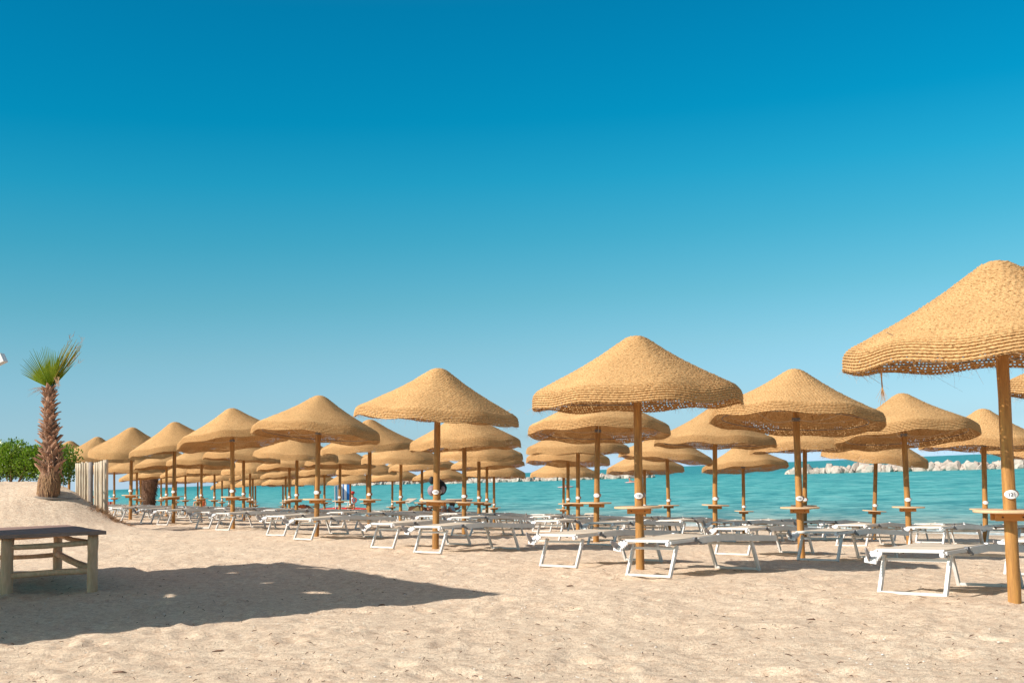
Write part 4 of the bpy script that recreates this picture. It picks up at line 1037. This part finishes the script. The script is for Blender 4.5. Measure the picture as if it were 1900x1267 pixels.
# ------------------------------------------------------------------ lifeguard chair, rowing float
def lifeguard():
    D = 71.0; base = at(640, 957, D); base.z = gz(base.x, base.y); root = root_at('lifeguard_chair', base, 'white lifeguard high chair with blue and white striped cloth panels', 'lifeguard chair')
    for x, yt, dd in ((622, 900, 0), (632, 897, .5), (650, 897, .5), (656, 930, -.4), (645, 930, -.4)):
        a = at(x, yt, D + dd); b = at(x + .6, 957, D + dd); b.z = gz(b.x, b.y) - .05
        wpart(MB().bar(a, b, .045, .045), 'leg', m_alu, root)
    for y in (930, 938):
        wpart(MB().bar(at(621, y, D - .4), at(657, y, D - .4), .05, .04), 'rail', m_alu, root)
    quad([at(622, 932, D - .3), at(656, 932, D - .3), at(652, 930.5, D + .5), at(626, 930.5, D + .5)], m_white, 'seat', root)
    n = 0
    for i in range(4):
        x0 = 620.3 + i * 2.3; quad([at(x0, 928, D - .2 + i * .16), at(x0 + 2.3, 928, D - .04 + i * .16), at(x0 + 2.2, 901 - i * .9, D - .04 + i * .16), at(x0, 902 - i * .9, D - .2 + i * .16)], m_white if i % 2 == 0 else m_cyan, 'cloth_stripe', root, .01)
    for i in range(7):
        x0 = 633.4 + i * 2.45; w = 2.45
        quad([at(x0, 927, D + .5), at(x0 + w, 927, D + .5), at(x0 + w - .1, 897.5, D + .5), at(x0 - .1, 897.5, D + .5)], m_blue if i in (1, 2, 4, 6) and i != 2 or i == 5 else m_white, 'cloth_stripe', root, .01)
    rr = root_at('life_ring', at(657.5, 927.5, 69.8), 'red life ring hanging at the right of the lifeguard chair', 'life ring'); c = rr.location
    wpart(MB().tube([c + Vector((.13 * math.cos(a * math.pi / 8), .02, .13 * math.sin(a * math.pi / 8))) for a in range(17)], .032, 6, False), 'ring', m_red, rr, True)
    person(px_pose(70.2, dict(hip=(654, 937), waist=(654, 932), chest=(654, 926), neck=(654, 920.5), head=(654, 916.5), crown=(654, 912.5), shl=(650, 924), ell=(649, 931), hal=(652, 935, -.2), shr=(658, 924), elr=(659, 931), har=(657, 935, -.2),
        hpl=(652, 938), knl=(651, 938, -.42), anl=(651, 947, -.4), tol=(651, 949, -.5), hpr=(656, 938), knr=(657, 938, -.42), anr=(657, 947, -.4), tor=(657, 949, -.5))),
        'seated person in a dark red cap beside the striped lifeguard chair', m_skint, m_hair, m_ltblue, m_red, None, False)
    hull = []
    root = root_at('rescue_float', Vector(at(640, 948, 73.5)), 'red twin hulled rescue rowing float beached behind the lifeguard chair', 'rowing float')
    for dy in (0, 1.1):
        pts = []; rad = []
        for i in range(11):
            q = i / 10; p = at(591 + 92 * q, 945, 73.0 + 1.2 * (1 - q) + dy); p.z = gz(p.x, p.y) + .44 + .10 * abs(2 * q - 1) ** 3; pts.append(p); rad.append(.03 + .17 * (1 - abs(2 * q - 1) ** 2.6))
        wpart(MB().tube(pts, rad, 12), 'hull', m_red, root, True)
        wpart(MB().tube([p + Vector((0, -.19 * (1 - abs(2 * i / 10 - 1) ** 2.6), .02)) for i, p in enumerate(pts)][1:-1], .018, 5), 'grab_line', m_white, root)
    for q in (.3, .55, .75):
        a = at(591 + 92 * q, 945, 73.3); b = a + Vector((.1, 1.2, 0)); z = gz(a.x, a.y) + .66; a.z = b.z = z; wpart(MB().bar(a, b, .09, .03), 'cross_beam', m_white, root)
    for (a, b) in (((604, 938), (627, 928)), ((635, 933), (664, 926))):
        wpart(MB().tube([at(*a, 73.2), at(*b, 73.9)], .022, 6), 'oar', m_oar, root)
lifeguard()

# black bag and hat on the pole of parasol 119
def bag():
    D = POS[(1, 2)].y + .12; c = at(817.5, 904, D); root = root_at('backpack', c, 'black backpack hanging behind a parasol pole above its round shelf', 'backpack')
    mb = MB().ball(c, .1, 14, 10, (1.0, .55, 1.25)); mb.v = [(x - .025 * max(0, (z - c.z) * 9), y, z) for x, y, z in mb.v]; wpart(mb, 'pack', m_black, root, True)
    c2 = at(801, 891, D - .02); wpart(MB().ball(c2, .05, 10, 8, (.8, .5, 1.3)), 'top_pocket', m_black, root, True)
    wpart(MB().tube([at(803, 888, D), at(809, 884, D), at(817, 890, D), at(822, 899, D)], .012, 6), 'strap', m_black, root, True)
    c3 = at(801.5, 910, D - .03); r2 = root_at('sun_hat', c3, 'mauve grey round hat hung left of the black backpack', 'hat')
    wpart(MB().ball(c3, .075, 14, 8, (.95, .3, 1.15)), 'brim', m_mauve, r2, True); wpart(MB().ball(c3 + Vector((0, -.02, 0)), .045, 12, 8, (1, .7, 1.1)), 'crown', m_mauve, r2, True)
    wpart(MB().ball(at(822, 908, D - .07), .045, 12, 8, (.8, .3, 1.25)), 'pocket_panel', m_mauve, root, True)
bag()

# paddle boards
def paddler(px, py, D, w, label, lean):
    c = at(px, py, D); c.z = SEA + .04; root = root_at('paddle_board', c, label, 'paddle board', None)
    mb = MB(); pts = [c + Vector(((i / 8 - .5) * w, (i / 8 - .5) * .3, .04 + .10 * abs(i / 4 - 1) ** 3)) for i in range(9)]
    mb.tube(pts, [.04, .22, .32, .36, .38, .36, .32, .22, .04], 8); mb.v = [(x, y, c.z + (z - c.z) * .35 + .03) for x, y, z in mb.v]; wpart(mb, 'board', m_pink, root, True)
    b = c + Vector((-w * .12, 0, .18)); q = lambda x, y, z: b + Vector((x, y, z))
    person(dict(hip=q(0, 0, .02), waist=q(-.03, 0, .2), chest=q(-.06, 0, .42), neck=q(-.05, 0, .56), head=q(-.03, 0, .67), crown=q(-.02, 0, .78), shl=q(-.06, -.19, .46), ell=q(.08, -.26, .25), hal=q(.3, -.2, .2), shr=q(-.06, .19, .46), elr=q(.08, .26, .25), har=q(.3, .2, .2),
        hpl=q(.02, -.1, .0), knl=q(.42, -.14, .12), anl=q(.80, -.12, .0), tol=q(.86, -.12, .08), hpr=q(.02, .1, 0), knr=q(.42, .14, .12), anr=q(.80, .12, .0), tor=q(.86, .12, .08)), label.replace('board with', 'board carrying').split(' board')[0] + ' board rider sitting up out on the water', m_skin, m_hair, m_red)
paddler(1050, 902, 170, 2.4, 'pale pink paddle board farther left, out on the water', 0)
paddler(1172, 897, 195, 2.2, 'small pink paddle board at right, behind the two stacked parasols', 0)

# shaggy palm stump, small blue parasol, seated people far left
def stump():
    b = at(276, 944, 72); b.z = gz(b.x, b.y); root = root_at('shaggy_palm_stump', b, 'dark shaggy palm column, wide at the top, standing among the parasol poles', 'palm stump')
    wpart(MB().tube([b + Vector((0, 0, z)) for z in (-.2, .4, 1.0, 1.6, 2.3)], [.24, .30, .40, .48, .50], 14, jit=.2), 'trunk', m_trunk, root, True)
    mb = MB()
    for k in range(900):
        th = random.uniform(0, 6.28); z = random.uniform(.1, 2.25); r_ = .25 + .26 * z / 2.3; p = b + Vector((math.cos(th) * r_, math.sin(th) * r_, z)); o = Vector((math.cos(th), math.sin(th), 0))
        mb.tube([p, p + o * .07 + Vector((0, 0, .03)), p + o * .09 + Vector((random.gauss(0, .06), 0, -random.uniform(.05, .22)))], [.014, .012, .004], 3)
    wpart(mb, 'dead_frond_skirt', m_twig, root)['kind'] = 'stuff'
stump()
def blue_parasol():
    b = at(203, 938, 72); b.z = gz(b.x, b.y); tp = at(203, 919, 72); root = root_at('beach_umbrella', b, 'small sky blue beach umbrella low by the water at far left', 'umbrella')
    wpart(MB().tube([b, tp], .02, 6), 'pole', m_white, root); n = 8; vs = [tp]; fs = []
    for k in range(n): a = 2 * math.pi * k / n; vs.append(tp + Vector((.62 * math.cos(a), .62 * math.sin(a), -.36)))
    wpart(MB().add(vs, [(0, 1 + k, 1 + (k + 1) % n) for k in range(n)]), 'canopy', m_cyan, root)
blue_parasol()
def sitter(px, yb, D, s, label, suit, hat, mat=m_skin):
    b = at(px, yb, D); q = lambda x, y, z: b + Vector((x, y, z)) * s
    person(dict(hip=q(0, 0, 0), waist=q(0, .03, .18), chest=q(.01, .05, .40), neck=q(.01, .05, .55), head=q(0, .03, .66), crown=q(0, .03, .77), shl=q(-.19, .05, .46), ell=q(-.24, -.05, .22), hal=q(-.15, -.25, .12), shr=q(.19, .05, .46), elr=q(.24, -.05, .22), har=q(.15, -.25, .12),
        hpl=q(-.1, -.02, 0), knl=q(-.15, -.42, .14), anl=q(-.14, -.5, -.28), tol=q(-.14, -.62, -.3), hpr=q(.1, -.02, 0), knr=q(.15, -.42, .14), anr=q(.14, -.5, -.28), tor=q(.14, -.62, -.3)), label, mat, m_hair, suit, hat, None, False)
sitter(366, 943, 82, 1, 'far seated person in an olive top and pale hat, left of centre', m_olive, m_cloth)
sitter(376, 943, 83, 1, 'far seated person in orange beside the one in a pale hat', m_orange, None, m_skint)
sitter(203, 940, 86, 1, 'far seated person in red by the end of the stake fence', m_red, None)
sitter(282, 942, 80, .9, 'far seated person in orange beside the dark palm column', m_orange, None)
# two sunbeds near the water with raised backs
def raised(px, D, pts, label):
    x = atdepth(px, D, 1.0); sb = sunbed(x, D, math.radians(25), label, 1); P = [at(a, b, D + dd) for a, b, dd in pts]
    mb = MB(); nr = Vector((0, .02, .01)); mb.add([tuple(p) for p in P] + [tuple(p + nr) for p in P], [(3, 2, 1, 0), (4, 5, 6, 7), (0, 1, 5, 4), (1, 2, 6, 5), (2, 3, 7, 6), (3, 0, 4, 7)])
    o = mb.build('backrest', m_cloth); nolabel_adopt(o, sb)
raised(915, 52.5, [(893, 954, 0), (914, 956, 0), (911, 941, .3), (896, 943, .3)], 'sunbed near the water with its beige backrest raised, right of three thin poles')
raised(1082, 48.0, [(1077, 962, 0), (1100, 961, 0), (1103, 951.5, .2), (1086, 952, .2)], 'sunbed near the water with raised cream backrest, left of parasol pole 120')
